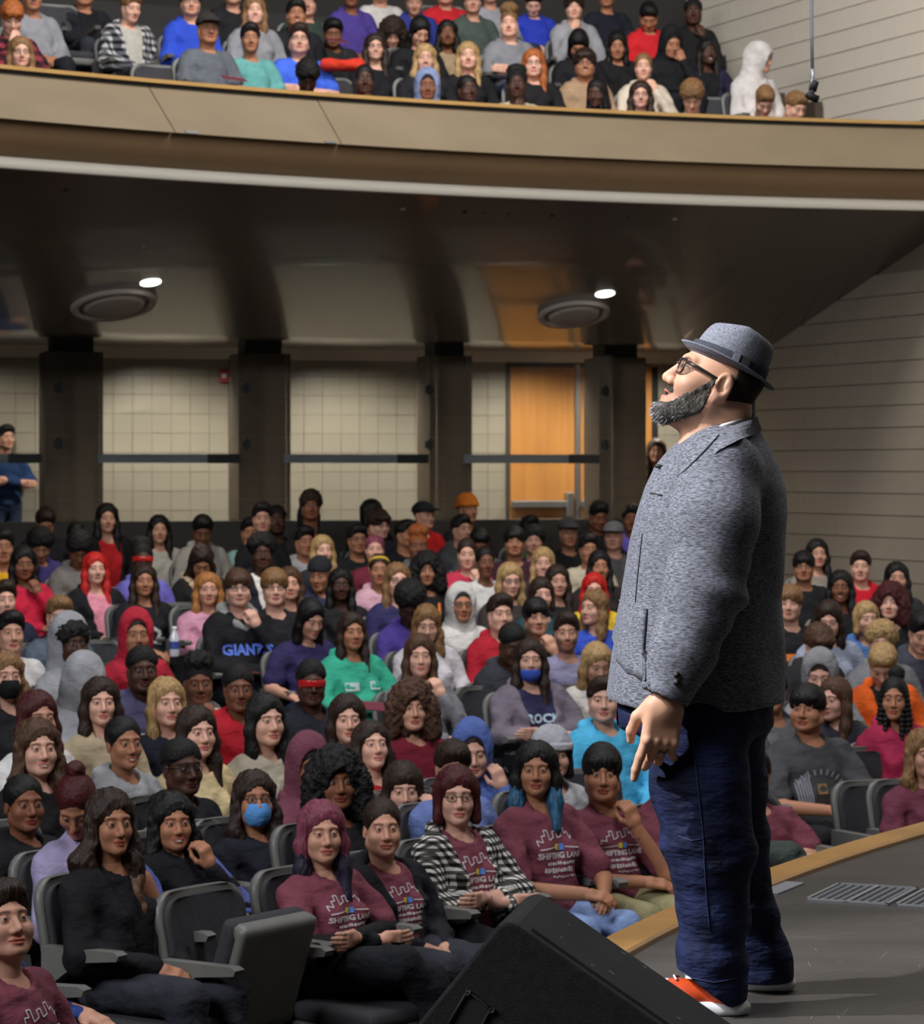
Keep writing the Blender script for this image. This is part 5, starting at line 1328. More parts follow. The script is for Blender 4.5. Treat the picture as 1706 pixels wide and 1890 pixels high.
def manhead_f(P):
    Q = mirror(P); d = _hf(P)
    d = smin(d, el(P, (0, -.052, -.105), (.045, .045, .028)), .03)            # full chin and jowl
    d = smin(d, rc(P, (0, .055, -.06), (0, .085, -.17), .062, .075), .03)     # thick nape
    d = smin(d, np.sqrt(((Q-f32(.016, -.097, -.038))**2).sum(1))-.010, .006)  # broad nostrils
    d = smin(d, rc(P, (0, -.086, .008), (0, -.106, -.033), .009, .0120), .008)
    d = smin(d, el(P, (0, -.091, -.063), (.024, .012, .006)), .005); d = smin(d, el(P, (0, -.090, -.080), (.021, .013, .008)), .005)
    d = smax(d, -el(P, (0, -.103, -.0715), (.022, .014, .0042)), .003)        # parted lips
    # larger ear with rim and bowl
    e = smin(el(Q, (.082, .014, -.008), (.009, .023, .036)), el(Q, (.080, .006, -.036), (.009, .012, .014)), .006)
    e = smax(e, -el(Q, (.092, .012, -.004), (.010, .014, .024)), .004); e = smin(e, el(Q, (.083, .020, .002), (.006, .006, .018)), .004); e = smin(e, el(Q, (.083, -.006, -.010), (.006, .006, .008)), .004)
    return smin(d, e, .006)
HV, HF = snet(manhead_f, (-.105, -.135, -.21), (.105, .15, .135), .0031); hft = features(HV, 0., .45, .0031)
yb = HV[:, 1]; hft[:, 3] = np.where((np.abs(HV[:, 2]+.0715) < .004) & (np.abs(HV[:, 0]) < .022) & (yb < -.07), .95, hft[:, 3]); 
sk_parts = [xform(HV, MH)]; sk_faces = [HF]; fts = [hft]; nv = len(HV)
# trunk, arms and legs of the body (under the clothes) as one surface
def legN(P, o=0.): return chain(P, [Pw(1288, 1335, -.10), Pw(1292, 1450, -.12), Pw(1310, 1560, -.13), Pw(1317, 1690, -.12), Pw(1316, 1812, -.115)], [.128+o, .122+o, .112+o, .085+o, .082+o], .03)
def legF(P, o=0.): return chain(P, [Pw(1322, 1335, .10), Pw(1332, 1450, .13), Pw(1347, 1560, .16), Pw(1374, 1690, .185), Pw(1408, 1778, .20)], [.126+o, .115+o, .098+o, .080+o, .074+o], .03)
def bodym(P): return smin(smin(smax(loft(P, TJ, YC)+.035, ZOF(1320)-P[:, 2], .02), smin(armJ(P, -.035), armF(P, -.035), .02), .02), smin(legN(P, -.03), legF(P, -.03), .03), .03)
BV, BF = snet(bodym, (.28, 7.1, .1), (1.05, 8.2, 1.62), .026); sk_parts.append(BV); sk_faces.append(BF+nv); fts.append(np.zeros((len(BV), 4))); nv += len(BV)
# the near hand: hanging, back of the hand to the camera, forefinger straight down, the others trailing towards the thigh
def manhand_f(P):
    d = smin(rbox(P, (.0, 0, -.056), (.046, .017, .052), .016), rc(P, (0, .0, .05), (0, 0, -.02), .033, .034), .025)
    fg = [([(.033, .0, -.10), (.040, -.004, -.138), (.043, -.012, -.170), (.042, -.018, -.192)], .0105),     # forefinger
          ([(.011, .002, -.106), (.010, -.024, -.142), (.004, -.056, -.162), (-.003, -.078, -.170)], .0108),
          ([(-.012, .0, -.103), (-.016, -.026, -.136), (-.026, -.056, -.150), (-.034, -.076, -.154)], .0102),
          ([(-.033, -.002, -.094), (-.042, -.020, -.122), (-.056, -.038, -.134), (-.068, -.050, -.138)], .0092)]
    for q, r in fg: d = smin(d, chain(P, q, [r*1.15, r*1.08, r, r*.82], .004), .007)
    for bx in (.033, .011, -.012, -.033): d = smin(d, np.sqrt(((P-f32(bx, .010, -.098))**2).sum(1))-.010, .008)
    d = smin(d, chain(P, [(.03, -.012, -.02), (.052, -.028, -.05), (.056, -.045, -.085), (.050, -.056, -.108)], [.019, .0145, .012, .0095], .006), .012)
    return d
GV, GF = snet(manhand_f, (-.09, -.11, -.22), (.085, .05, .07), .0032)
dz = Vector(Pw(1214, 1385, -.285))-Vector(Pw(1228, 1290, -.285)); dz.normalize()
zax = -dz; yax = Vector((.30, -1, .05)); yax = (yax-zax*yax.dot(zax)).normalized(); xax = yax.cross(zax)
if xax.x > 0: xax = -xax; flipH = True
else: flipH = False
MHD = Matrix((xax, yax, zax)).transposed().to_4x4(); MHD.translation = Pw(1229, 1291, -.285); MHD = MHD @ Matrix.Scale(1.12, 4)
sk_parts.append(xform(GV, MHD)); sk_faces.append((GF[:, ::-1] if flipH else GF)+nv); fts.append(np.zeros((len(GV), 4))); nv += len(GV)
FV, FF_ = hand(.42, True); Mf = Matrix.Translation(Pw(1255, 1272, .30)) @ Matrix.Rotation(math.pi/2, 4, 'Z'); sk_parts.append(xform(FV*1.1, Mf)); sk_faces.append(FF_+nv); fts.append(np.zeros((len(FV), 4))); nv += len(FV)
man = bpy.data.objects.new('person', mesh('person', np.concatenate(sk_parts), np.concatenate(sk_faces), M['skin'], True, np.concatenate(fts))); link(man); man.color = lin('cf9d80')
tag(man, 'bearded man in grey blazer, fedora and jeans standing on the stage', 'person')
V, F = snet(jacket_f, (.26, 7.12, .74), (.98, 8.12, 1.68), .0085); blazer = add('blazer', mesh('blazer', V, F, M['tweed']), man)
def on_jacket(pts, off=.004):
    """points given as image columns/rows, laid on the near side of the blazer"""
    A = np.array([Pw(x, y, -.4) for x, y in pts], np.float32); Q = surf(jacket_f, A, 1, 7.1, 1, 60); Q[:, 1] -= off; return [tuple(q) for q in Q]
def dens(pts, st=12.):
    out = []
    for (a, b), (c, d_) in zip(pts[:-1], pts[1:]):
        n_ = max(1, int(math.hypot(c-a, d_-b)/st)); out += [(a+(c-a)*i/n_, b+(d_-b)*i/n_) for i in range(n_)]
    return out+[pts[-1]]
M['seam'] = mat('dark_seam', (.02, .02, .023), .8)
# patch pocket
pk = [(1163, 1124), (1206, 1134), (1196, 1262), (1170, 1256), (1153, 1236), (1150, 1200)]
def patch(name, outline, th, mm, off=.002):
    cx_, cy_ = sum(p[0] for p in outline)/len(outline), sum(p[1] for p in outline)/len(outline); o_ = dens(outline+[outline[0]], 10)[:-1]; rings = [o_]
    for t in (.75, .5, .25): rings.append([(cx_+(p[0]-cx_)*t, cy_+(p[1]-cy_)*t) for p in o_])
    V = on_jacket(o_, .0005); n_ = len(o_)
    for i_, r_ in enumerate(rings): V += on_jacket(r_, off+th)
    V += on_jacket([(cx_, cy_)], off+th); F = []
    for r_ in range(len(rings)): F += [(r_*n_+i, r_*n_+(i+1) % n_, (r_+1)*n_+(i+1) % n_, (r_+1)*n_+i) for i in range(n_)]
    c_ = len(V)-1; F += [((len(rings))*n_+i, (len(rings))*n_+(i+1) % n_, c_) for i in range(n_)]
    return add(name, mesh(name, V, F, mm), blazer)
patch('patch_pocket', pk, .004, M['tweed'])
for nm, pts, r in (('pocket_edge', pk[:2], .0032), ('pocket_seam', [(1206, 1134), (1196, 1262), (1170, 1256), (1153, 1236)], .0022), ('front_dart', [(1200, 990), (1192, 1060), (1186, 1122)], .0016), ('breast_pocket', [(1216, 912), (1236, 916)], .0024), ('armhole_seam', [(1340, 800), (1306, 835), (1262, 880)], .0014)):
    m = MB(); m.tube(on_jacket(dens(pts), .003), r, 6); m.obj(nm, M['seam'] if nm != 'pocket_edge' else M['tweed'], blazer, True)
for i, y_ in enumerate((1248, 1262)):
    q = on_jacket([(1252, y_)], .004)[0]; m = MB(); m.lathe([(0, -.003), (.008, -.002), (.009, .001), (.0, .002)], 12); o = m.obj('cuff_button', M['black'], blazer, True); o.location = q; o.rotation_euler = (math.pi/2, 0, 0)
# collar and lapel: a folded band round the neck that runs down the front edge
def lapel():
    V = []; F = []
    path = [(1398, 772, .0), (1388, 778, -.075), (1350, 790, -.105), (1308, 815, -.115), (1270, 845, -.11), (1240, 872, -.10), (1222, 900, -.085), (1210, 930, -.07), (1203, 962, -.06)]
    wd = [30, 30, 28, 26, 34, 38, 30, 18, 3]
    for i, (x, y, w_) in enumerate(path):
        t = Vector((path[min(i+1, 8)][0]-path[max(i-1, 0)][0], path[min(i+1, 8)][1]-path[max(i-1, 0)][1])).normalized(); nrm = Vector((-t.y, t.x))
        if nrm.y < 0: nrm = -nrm
        for j in range(5):
            u = j/4; ex, ey = x+nrm.x*wd[i]*u*.55, y+nrm.y*wd[i]*u-4; p = Vector(Pw(ex, ey, w_)); q = Vector(on_jacket([(ex, ey)], .008)[0]) if i > 1 else p
            p = Vector((p.x, q.y-.004 if i > 1 else p.y-.01*u, p.z)); V.append(p)
    L_ = len(V); V2 = [v+Vector((.004, .012, -.003)) for v in V]; n_ = len(path)
    for i in range(n_-1):
        for j in range(4): F += [(i*5+j, i*5+j+1, (i+1)*5+j+1, (i+1)*5+j), (L_+i*5+j, L_+(i+1)*5+j, L_+(i+1)*5+j+1, L_+i*5+j+1)]
        F += [(i*5, (i+1)*5, L_+(i+1)*5, L_+i*5), (i*5+4, L_+i*5+4, L_+(i+1)*5+4, (i+1)*5+4)]
    return add('lapel', mesh('lapel', V, F, M['tweed']), blazer)
lapel()
# dark tee and white collar edge inside the blazer
def tee_f(P): return smax(smax(loft(P, TJ, YC)+.020, ZOF(1270)-P[:, 2], .01), P[:, 2]-ZOF(800)-.35*np.clip(P[:, 0]-XOF(1280), -.05, .2), .01)
V, F = snet(tee_f, (.28, 7.3, .8), (1.0, 7.95, 1.62), .014); add('tee_shirt', mesh('tee', V, F, M['cloth']), man, color=lin('23243a'))
m = MB(); m.tube([Pw(1272, 828, -.045), Pw(1300, 806, -.075), Pw(1335, 786, -.085), Pw(1368, 776, -.07)], .006, 8); m.obj('shirt_collar_edge', M['white'], man, True)
# small clip microphone on the lapel
m = MB(); q = on_jacket([(1236, 862)], .012)[0]; m.tube([Vector(q)+Vector((-.012, 0, .004)), Vector(q)+Vector((.016, 0, -.002))], .0055, 8); m.obj('clip_microphone', M['black'], man, True)
# jeans with stacked folds at the ankle
def jeans_f(P):
    x, y, z = P[:, 0], P[:, 1], P[:, 2]
    st = .010*np.sin((z+.25*(x-XOF(1310)))*52)*np.clip((ZOF(1640)-z)*6, 0, 1)*np.clip((z-ZOF(1810))*12, 0, 1)+.007*np.sin((z-.5*(x-XOF(1300)))*40)*np.exp(-((z-ZOF(1550))/.07)**2)
    a = legN(P, .006)-st; a = smin(a, rc(P, Pw(1312, 1770, -.118), Pw(1314, 1828, -.118), .090, .094), .02); a = smax(a, ZOF(1836)+.75*np.clip(XOF(1335)-x, 0, .12)-z, .004)
    b = legF(P, .006)-st*.8; b = smin(b, rc(P, Pw(1404, 1752, .20), Pw(1410, 1800, .20), .078, .082), .02); b = smax(b, CAMZ-(1808-HY)/FPX*7.8-z, .004)
    d = smin(a, b, .02); hp = smax(loft(P, TJ, YC)+.03, ZOF(1350)-z, .03); return smin(d, smax(hp, z-ZOF(1275), .01), .05)
V, F = snet(jeans_f, (.42, 7.25, -.0), (1.02, 8.0, .90), .0085); jeans = add('jeans', mesh('jeans', V, F, M['denim']), man)
def on_jeans(pts, off=.002):
    A = np.array([Pw(x, y, -.4) for x, y in pts], np.float32); Q = surf(jeans_f, A, 1, 7.15, 1, 60); Q = Q[jeans_f(Q) < .01]; Q[:, 1] -= off; return [tuple(q) for q in Q]
for pts in ([(1285, 1330), (1296, 1450), (1306, 1540), (1313, 1650), (1322, 1740)], [(1262, 1560), (1285, 1566), (1308, 1562)], [(1256, 1818), (1290, 1832), (1330, 1838), (1372, 1832)]):
    m = MB(); m.tube(on_jeans(dens(pts)), .0016, 5); m.obj('seam', M['denim_hi'], jeans, True)
# shoes
M['orange'] = mat('orange_leather', 'c8481f', .45, .4, noise=(30, .92, 1.08)); M['sole'] = mat('white_rubber', 'c9c9c9', .55); M['whiteleather'] = mat('white_leather', 'd0cfd2', .45)
def shoe(loc, yaw, nm):
    s = empty(nm, loc, yaw); s.parent = man      # toe along -X
    up = lambda P: smin(smin(el(P, (-.075, 0, .048), (.105, .047, .042)), el(P, (-.15, 0, .040), (.05, .043, .030)), .03), rc(P, (.055, 0, .05), (.055, 0, .10), .046, .044), .03)
    V, F = snet(lambda P: smax(up(P), .022-P[:, 2], .004), (-.22, -.07, .0), (.13, .07, .16), .0065)
    fc = V[F].mean(1); mi = (fc[:, 0] < -.095+.25*(.06-fc[:, 2])).astype(np.int32); add('upper', mesh('upper', V, F, [M['orange'], M['whiteleather']], True, None, mi), s)
    V, F = snet(lambda P: smax(smin(rbox(P, (-.065, 0, .017), (.125, .047, .020), .018), el(P, (.075, 0, .02), (.045, .046, .026)), .02), -P[:, 2], .003), (-.21, -.07, -.01), (.14, .07, .06), .008); add('sole', mesh('sole', V, F, M['sole']), s)
    m = MB()
    for q in range(4): m.tube([(-.075-.022*q, -.024, .090-.011*q), (-.085-.022*q, .0, .096-.011*q), (-.075-.022*q, .024, .090-.011*q)], .0032, 6)
    m.obj('laces', M['whiteleather'], s, True)
shoe((XOF(1296)+.0, 7.46, 0), -math.radians(12), 'shoe'); shoe((XOF(1394)+.02, 7.81, 0), -math.radians(20), 'shoe')
# ring on the hand
q = xform([(-.0145, -.013, -.124)], MHD)[0]; m = MB()
for t in (0, .006): m.lathe([(.0115, -.002+t), (.0135, -.002+t), (.0135, .002+t), (.0115, .002+t)], 16)
o = m.obj('ring', M['steel'], man, True); o.matrix_basis = MHD @ Matrix.Translation((-.0135, -.012, -.121)) @ Matrix.Rotation(-.75, 4, 'X')
# beard: a close layer over the jaw plus bristles
def beard_f(P):
    Q = mirror(P); x = Q[:, 0]; z = P[:, 2]; y = P[:, 1]
    d = manhead_f(P)-.0036-.0012*wob(P, 190)-.0010*wob(P, 360, 1.)
    d = smin(d, el(P, (0, -.080, -.116), (.032, .026, .022))+.003*wob(P, 190), .02)
    line = -.088+1.05*np.clip(x-.034, 0, .06)-.1*np.clip(-.055-y, 0, .1)+1.5*np.clip(y+.050, 0, .05)        # upper edge rises to the sideburn
    d = smax(d, z-line, .006); d = smax(d, y+.008+1.0*np.maximum(-.082-z, 0), .008); d = smax(d, -(z+.150), .008)
    return d
V, F = snet(beard_f, (-.10, -.14, -.18), (.10, .03, .02), .0034)
M['beard'] = mat('salt_pepper_beard', '38342f', .7, .2, noise=((240, 240, 110), .3, 2.6, 5), bump=((320, 320, 120), .9, .004)); M['cropped'] = mat('cropped_hair', '2b1f19', .7, .2, noise=(420, .5, 1.6))
bd = add('beard', mesh('beard', V, F, M['beard']), man); bd.matrix_basis = MH
m = MB(); m.m = 0; rb = random.Random(3); fr_ = V[F].mean(1)
for q in range(4200):
    v = Vector(fr_[rb.randrange(len(fr_))]); front = max(0., min(1., (-v.y-.05)*18)); g = Vector((rb.gauss(0, .003), -.003-.004*front+rb.gauss(0, .003), -.007+rb.gauss(0, .003)))
    sd = Vector((rb.uniform(-1, 1), rb.uniform(-1, 1), rb.uniform(-1, 1))).normalized()*.0005; m.m = 1 if rb.random() < .22+.55*front else 0
    m.put([v-sd, v+sd, v+g*(.6+.4*front)], [(0, 1, 2)])
o = m.obj('beard_bristles', [mat('dark_bristle', (.02, .02, .02), .6), mat('grey_bristle', (.45, .45, .46), .6)], man, kind='stuff'); o.matrix_basis = MH
# stubble moustache and cropped hair
V, F = snet(lambda P: smax(smax(manhead_f(P)-.0014, np.abs(P[:, 2]+.054+.25*np.abs(P[:, 0]))-.006, .003), np.maximum(np.abs(P[:, 0])-.03, P[:, 1]+.07), .003), (-.04, -.13, -.08), (.04, -.05, -.03), .003); o = add('moustache', mesh('moustache', V, F, M['beard']), man); o.matrix_basis = MH
V, F = snet(lambda P: smax(smax(manhead_f(P)-.0018, -.030-P[:, 2]+.3*(P[:, 1]-.05), .006), .030-P[:, 1], .004), (-.11, .0, -.10), (.11, .14, .12), .0045); o = add('hair', mesh('hair', V, F, M['cropped']), man); o.matrix_basis = MH
# glasses
m = MB()
for s in (-1, 1):
    c = s*.034; fr = [(c+sx*.024, -.097+abs(c+sx*.024)*.16, sz*.0175+.002) for sx, sz in ((-.9, -1), (.75, -1), (1, -.7), (1.05, .6), (.9, 1), (-.85, 1), (-1, .7), (-1, -.7), (-.9, -1))]
    m.tube(fr, .0024, 6, False)
    m.tube([(s*.0585, -.088, .012), (s*.074, -.06, .011), (s*.081, -.01, .004), (s*.080, .018, .004)], [.0034, .0038, .0036, .002], 6)
m.tube([(-.012, -.098, .006), (0, -.101, .008), (.012, -.098, .006)], .0022, 6)
gl = m.obj('glasses', M['glasses'], man, True); gl.matrix_basis = MH
m = MB()
for s in (-1, 1):
    c = s*.034; m.put([(c+sx*.023, -.0965+abs(c+sx*.023)*.16, sz*.0165+.002) for sx, sz in ((-.95, -1), (1, -1), (1.03, 1), (-.95, 1))], [(0, 1, 2, 3)])
m.obj('lens', M['glass'], gl)
# fedora
def fedora():
    V = []; F = []; n_ = 48; tilt = 0
    def rad(a, rx, ry): return (rx*math.cos(a), ry*math.sin(a))
    rows = []
    def brim(t, z0):      # t from crown to edge; front is -Y (a=-90deg)
        out = []
        for i in range(n_):
            a = 2*math.pi*i/n_; fx = -math.sin(a)        # 1 at front, -1 at back
            rx, ry = .083+(.118-.083)*t, .098+(.134-.098)*t; x, y = rad(a, rx, ry)
            lift = (t**1.5)*(.020*max(0, -fx)**1.0*.0+.009*abs(math.cos(a))**2+.016*max(0, fx)-.010*max(0, -fx))
            out.append((x, y+.016, z0+lift))
        return out
    rows += [brim(1, .0455), brim(1.0, .0495), brim(.66, .0475), brim(.33, .047), brim(0, .048)]
    for z, s_, dx in ((.054, 1.0, 0), (.080, .985, 0), (.105, .955, 0), (.126, .90, 0), (.140, .82, 0), (.146, .68, 0), (.146, .50, 0)):
        r_ = []
        for i in range(n_):
            a = 2*math.pi*i/n_; fx = -math.sin(a); x, y = rad(a, .083*s_, .098*s_*(1-.06*max(0, fx)*(z-.05)/.09)); pinch = max(0, fx)*max(0, z-.085)/.06
            x *= 1-.34*pinch*abs(fx); r_.append((x, y+.016+.006*(z-.05)/.1, z-.012*pinch-.012*max(0, -fx)*max(0, z-.1)/.05))
        rows.append(r_)
    rows.append([(x*.30, .016+(y-.016)*.40, .128) for x, y, z in rows[-1]])
    for r_ in rows: V += r_
    for j in range(len(rows)-1): F += [(j*n_+i, j*n_+(i+1) % n_, (j+1)*n_+(i+1) % n_, (j+1)*n_+i) for i in range(n_)]
    F.append(tuple((len(rows)-1)*n_+i for i in range(n_))[::-1])
    b0 = len(V); V += [(x*.97, .016+(y-.016)*.97, z-.003) for x, y, z in rows[4]]; F += [(i, b0+i, b0+(i+1) % n_, (i+1) % n_) for i in range(n_)]
    return V, F
V, F = fedora(); V = np.array(V); 
M['felt'] = mat('grey_felt', '74767f', .85, .2, noise=((260, 260, 200), .6, 1.45, 3), bump=((300, 300, 300), .3, .002))
MHAT = MH @ Matrix.Translation((0, -.003, -.002)) @ Matrix.Rotation(math.radians(1), 4, 'X') @ Matrix.Diagonal((1, .935, 1.03, 1))
hat = add('fedora', mesh('fedora', V, F, M['felt']), man); hat.matrix_basis = MHAT
md = hat.modifiers.new('sub', 'SUBSURF'); md.levels = 1; md.render_levels = 1
m = MB(); n_ = 48; ra = [(.0865*math.cos(2*math.pi*i/n_), .1015*math.sin(2*math.pi*i/n_)+.016) for i in range(n_)]
V = [(x, y, z) for z, s_ in ((.053, 1.), (.054, 1.012), (.076, 1.006), (.077, .985)) for x, y in [(a*s_, .016+(b-.016)*s_) for a, b in ra]]
m.put(V, [(j*n_+i, j*n_+(i+1) % n_, (j+1)*n_+(i+1) % n_, (j+1)*n_+i) for j in range(3) for i in range(n_)]); M['hatband'] = mat('hat_band_cloth', '3d3f47', .8, .2, noise=(300, .7, 1.3)); band = m.obj('hat_band', M['hatband'], hat, True)
def on_band(a, z, o_=.004): return ((.0865+o_)*math.cos(a), (.1015+o_)*math.sin(a)+.016, z)
for nm, a_, wd_, zz, mm in (('band_loop', .02, .085, (.051, .080), M['felt']), ('buckle', .27, .10, (.056, .075), M['steel'])):
    for sgn_ in (1,):
        m = MB(); aa = [a_+wd_*(i/4-.5)*2 for i in range(5)]; V = [on_band(a, z, o_) for o_ in (.002, .007) for z in zz for a in aa]
        m.put(V, [(i, i+1, 6+i, 5+i) for i in range(4)]+[(10+i, 15+i, 16+i, 11+i) for i in range(4)]+[(i+5, i+6, i+16, i+15) for i in range(4)]+[(i, 10+i, 11+i, i+1) for i in range(4)]+[(0, 5, 15, 10), (4, 14, 19, 9)]); m.obj(nm, mm, hat)

# ------------------------------------------------------------------ things on the stage and around
M['speaker'] = mat('black_carpet_cabinet', (.012, .012, .013), .75, .35, noise=(60, .7, 1.4), bump=(240, .4, .004)); M['grillecloth'] = mat('black_grille_cloth', (.016, .016, .018), .8, .3, noise=(8, .8, 1.3), bump=(400, .4, .002))
def wedge():
    # stage monitor seen from its end: end cheek towards the camera and left, sloping grille to the upper right
    o = empty('stage_monitor', label='black wedge stage monitor on the stage floor near the camera', cat='monitor speaker')
    T_ = Vector(Pw(0, 0)); 
    def P3(x, y, d): return Vector(((x-CX)/FPX*d, d, CAMZ-(y-HY)/FPX*d))
    top = P3(938, 1700, 5.90); topb = P3(988, 1650, 6.27)           # ends of the ridge
    ax = (topb-top); ax.z = 0; ax.normalize(); L_ = .40
    # profile in the plane across the ridge: direction towards the picture's right
    sd = Vector((ax.y, -ax.x, 0))
    if sd.x < 0: sd = -sd
    z0 = top.z; prof_ = [(0, z0), (-.022, z0-.010), (-.395, .02), (-.385, 0.0), (.62, 0.0), (.68, .04), (.675, .055), (.02, z0-.006)]
    fr = [top+sd*u+Vector((0, 0, z-top.z)) for u, z in prof_]; bk = [p+ax*L_ for p in fr]; n_ = len(fr)
    m = MB(); m.put(fr+bk, [tuple(range(n_)), tuple(range(n_, 2*n_))[::-1]]+[(i, i+n_, (i+1) % n_+n_, (i+1) % n_) for i in range(n_)]); c = m.obj('cabinet', M['speaker'], o); bevel(c, .008, 2)
    # grille panel on the long slope, proud by a few mm
    a, b = Vector(prof_[7]), Vector(prof_[6]); u_ = (b-a).normalized(); nn = Vector((-u_.y, u_.x)); nn = nn if nn.y > 0 else -nn
    def q3(s, t, h): p2 = a+u_*s+nn*h; return top+sd*p2.x+Vector((0, 0, p2.y-top.z))+ax*t
    ln = (b-a).length; m = MB(); cs = [(.03, .025), (ln-.03, .025), (ln-.03, L_-.025), (.03, L_-.025)]
    m.put([q3(s, t, .0) for s, t in cs]+[q3(s, t, .006) for s, t in cs], [(4, 5, 6, 7), (0, 1, 5, 4), (1, 2, 6, 5), (2, 3, 7, 6), (3, 0, 4, 7)]); m.obj('grille', M['grillecloth'], o)
    m = MB()
    rr_ = random.Random(5)
    for _ in range(16):
        s, t = rr_.uniform(.08, ln-.05), rr_.uniform(.04, L_-.04); l, w_ = rr_.uniform(.002, .009), rr_.uniform(.001, .002); m.put([q3(s-l, t-w_, .0066), q3(s+l, t-w_, .0066), q3(s+l*.6, t+w_, .0066), q3(s-l*.7, t+w_, .0066)], [(0, 1, 2, 3)])
    m.obj('paint_chips', M['vent'], o, kind='stuff')
    # recessed handle on the short slope facing left
    a2, b2 = Vector(prof_[1]), Vector(prof_[2]); u2 = (b2-a2).normalized(); n2 = Vector((-u2.y, u2.x)); n2 = n2 if n2.x < 0 else -n2
    def e3(x_, z_, off): return top+sd*x_+Vector((0, 0, z_-top.z))-ax*off
    m = MB(); hx = [(-.175, .19), (-.085, .345), (-.035, .31), (-.115, .16)]
    m.put([e3(x_, z_, .001) for x_, z_ in hx], [(0, 1, 2, 3)]); m.obj('handle_recess', M['slotdark'], o)
    m = MB(); m.tube([e3(x_, z_, .004) for x_, z_ in hx+hx[:1]], .004, 6); m.obj('handle', M['black'], o, True)
    for x_, z_ in hx:
        m = MB(); m.lathe([(0, 0), (.006, -.002), (.008, .003)], 10); s_ = m.obj('screw', M['steel'], o, True); s_.location = e3(x_*1.02, z_, .006); s_.rotation_euler = (math.pi/2, 0, math.atan2(ax.y, ax.x)-math.pi/2)
    return o
wedge()
# hanging microphone pair
d = 14.0; o = empty('hanging_microphone', px(1500, 150, d), label='slim grey microphone pair hanging on a cable before the side wall', cat='microphone')
def lp(x, y, dy=0.): return Vector(px(x, y, d+dy))-o.location
m = MB(); m.tube([lp(1498.5, -420), lp(1498.5, 60), lp(1500, 128)], .0085, 8); m.obj('cable', mat('grey_cable', '8f9096', .5), o, True)
m = MB(); m.tube([lp(1500, 128), lp(1500, 150), lp(1497, 165)], .012, 8); m.tube([lp(1504, 150), lp(1498, 172)], [.016, .016], 10); m.obj('clamp', M['vent'], o, True)
m = MB(); m.tube([lp(1505, 150), lp(1500, 168)], .02, 12); m.obj('capsule', M['black'], o, True); m = MB(); m.tube([lp(1488, 174), lp(1494, 177), lp(1511, 184)], [.012, .019, .019], 12); m.obj('capsule', M['black'], o, True)
# bag on the floor between the front seats
def bag(loc, name, label, col, s=1., cat='backpack'):
    o = empty(name, loc, .4, label, cat)
    V, F = snet(lambda P: smin(rbox(P, (0, 0, .15), (.17, .12, .15), .08), rbox(P, (.02, -.10, .11), (.12, .06, .09), .05), .03)+.012*wob(P, 22)+.004*wob(P, 60), (-.23, -.22, -.03), (.23, .18, .34), .014)
    add('body', mesh('bag', V, F, M['cloth']), o, color=lin(col), scale=(s, s, s)); m = MB(); m.tube([(-.06*s, .03*s, .29*s), (-.05*s, .02*s, .36*s), (.05*s, .02*s, .36*s), (.06*s, .03*s, .29*s)], .012*s, 8); m.obj('strap', M['black'], o, True)
    m = MB(); m.tube([(-.1*s, -.165*s, .17*s), (0, -.185*s, .18*s), (.12*s, -.16*s, .17*s)], .004*s, 6); m.obj('zip', M['seam'], o, True); return o
d = 10.75; X = (640-CX)/FPX*d; bag((X, d, zf(0)), 'backpack', 'dark navy backpack on the floor in front of the crossed legs', '22222b', 1.05)
R = BR0+.05; dd = solve_R(165, R); bag(((165-CX)/FPX*dd, dd, FB0+.42), 'backpack', 'black bag with red badge on a balcony seat by the stair', '141417', 1.)
dd = solve_R(905, R0+.4)
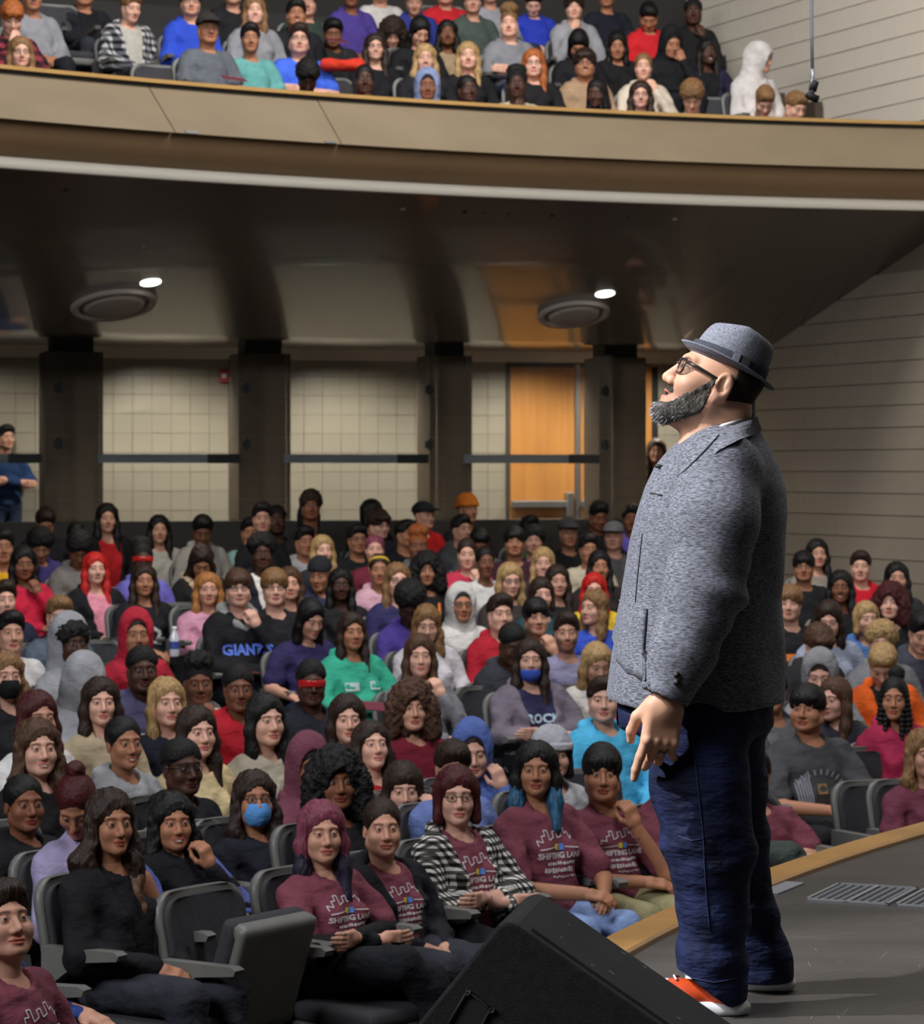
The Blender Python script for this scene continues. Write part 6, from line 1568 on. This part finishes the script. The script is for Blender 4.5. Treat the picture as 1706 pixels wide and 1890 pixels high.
# maroon booklets on laps and seats
M['booklet'] = mat('maroon_booklet', '6d2b3a', .5)
def booklet(x, y, k, balc, label, yaw=.3, up=.12):
    Rr = (BR0 if balc else R0)+RP*k-.25; d_ = solve_R(x, Rr); z = CAMZ-(y-HY)/FPX*d_; o = empty('booklet', ((x-CX)/FPX*d_, d_, z), yaw, label, 'booklet')
    m = MB(); m.box((-.10, -.07, .003), (.10, .07, .008)); a_ = m.obj('cover', M['booklet'], o); a_.rotation_euler = (.3, .1, 0); m = MB(); m.box((-.098, -.068, .0), (.098, .068, .003)); b_ = m.obj('pages', M['white'], o); b_.rotation_euler = (.3, .1, 0)
booklet(484, 1238, seat_row(1180, 492), False, 'maroon booklet lying on the empty grey seat')
booklet(690, 1305, 4, False, 'maroon booklet under the hands of the green hoodie girl')
booklet(432, 146, 0, True, 'maroon booklet held by the boy in dark cap')
booklet(622, 76, 2, True, 'pink booklet on the lap of the dark green hoodie')
# jacket thrown over the knees by the stage edge
dd = 11.7; V, F = snet(lambda P: smin(rbox(P, (0, 0, .10), (.16, .14, .08), .07), rc(P, (-.1, -.05, .16), (.16, -.1, .06), .06, .05), .03)+.016*wob(P, 20)+.006*wob(P, 50), (-.26, -.26, -.02), (.28, .24, .3), .014)
o = add('folded_coat', mesh('coat', V, F, M['cloth']), loc=px(1432, 1612, dd), scale=(.72, .72, .72), color=lin('3d4641')); tag(o, 'dark green coat bundled on the lap beside the oak stage edge', 'coat')
red = BR0+RP; dd = solve_R(630, red); V, F = snet(lambda P: rbox(P, (0, 0, .05), (.2, .09, .05), .05)+.014*wob(P, 24), (-.25, -.14, -.03), (.25, .14, .14), .014); o = add('folded_coat', mesh('coat', V, F, M['cloth']), loc=px(632, 131, dd-.2), color=lin('c2321f')); tag(o, 'bright red coat folded on a balcony seat behind the rail', 'coat')
# water bottle
dd = solve_R(322, R0+RP*5.6); o = empty('water_bottle', px(322, 1212, dd), label='clear plastic water bottle held up beside the red hood', cat='bottle'); m = MB(); m.lathe([(0, 0), (.03, 0), (.032, .01), (.032, .13), (.014, .165), (.014, .18)], 16); m.obj('body', mat('clear_plastic', 'c9ccd4', .15, .5), o, True); m = MB(); m.lathe([(.0325, .05), (.0325, .10)], 16); m.obj('wrap', mat('blue_label', '3c4f9a', .5), o, True); m = MB(); m.lathe([(.015, .178), (.015, .195), (0, .196)], 12); m.obj('cap', M['white'], o, True)
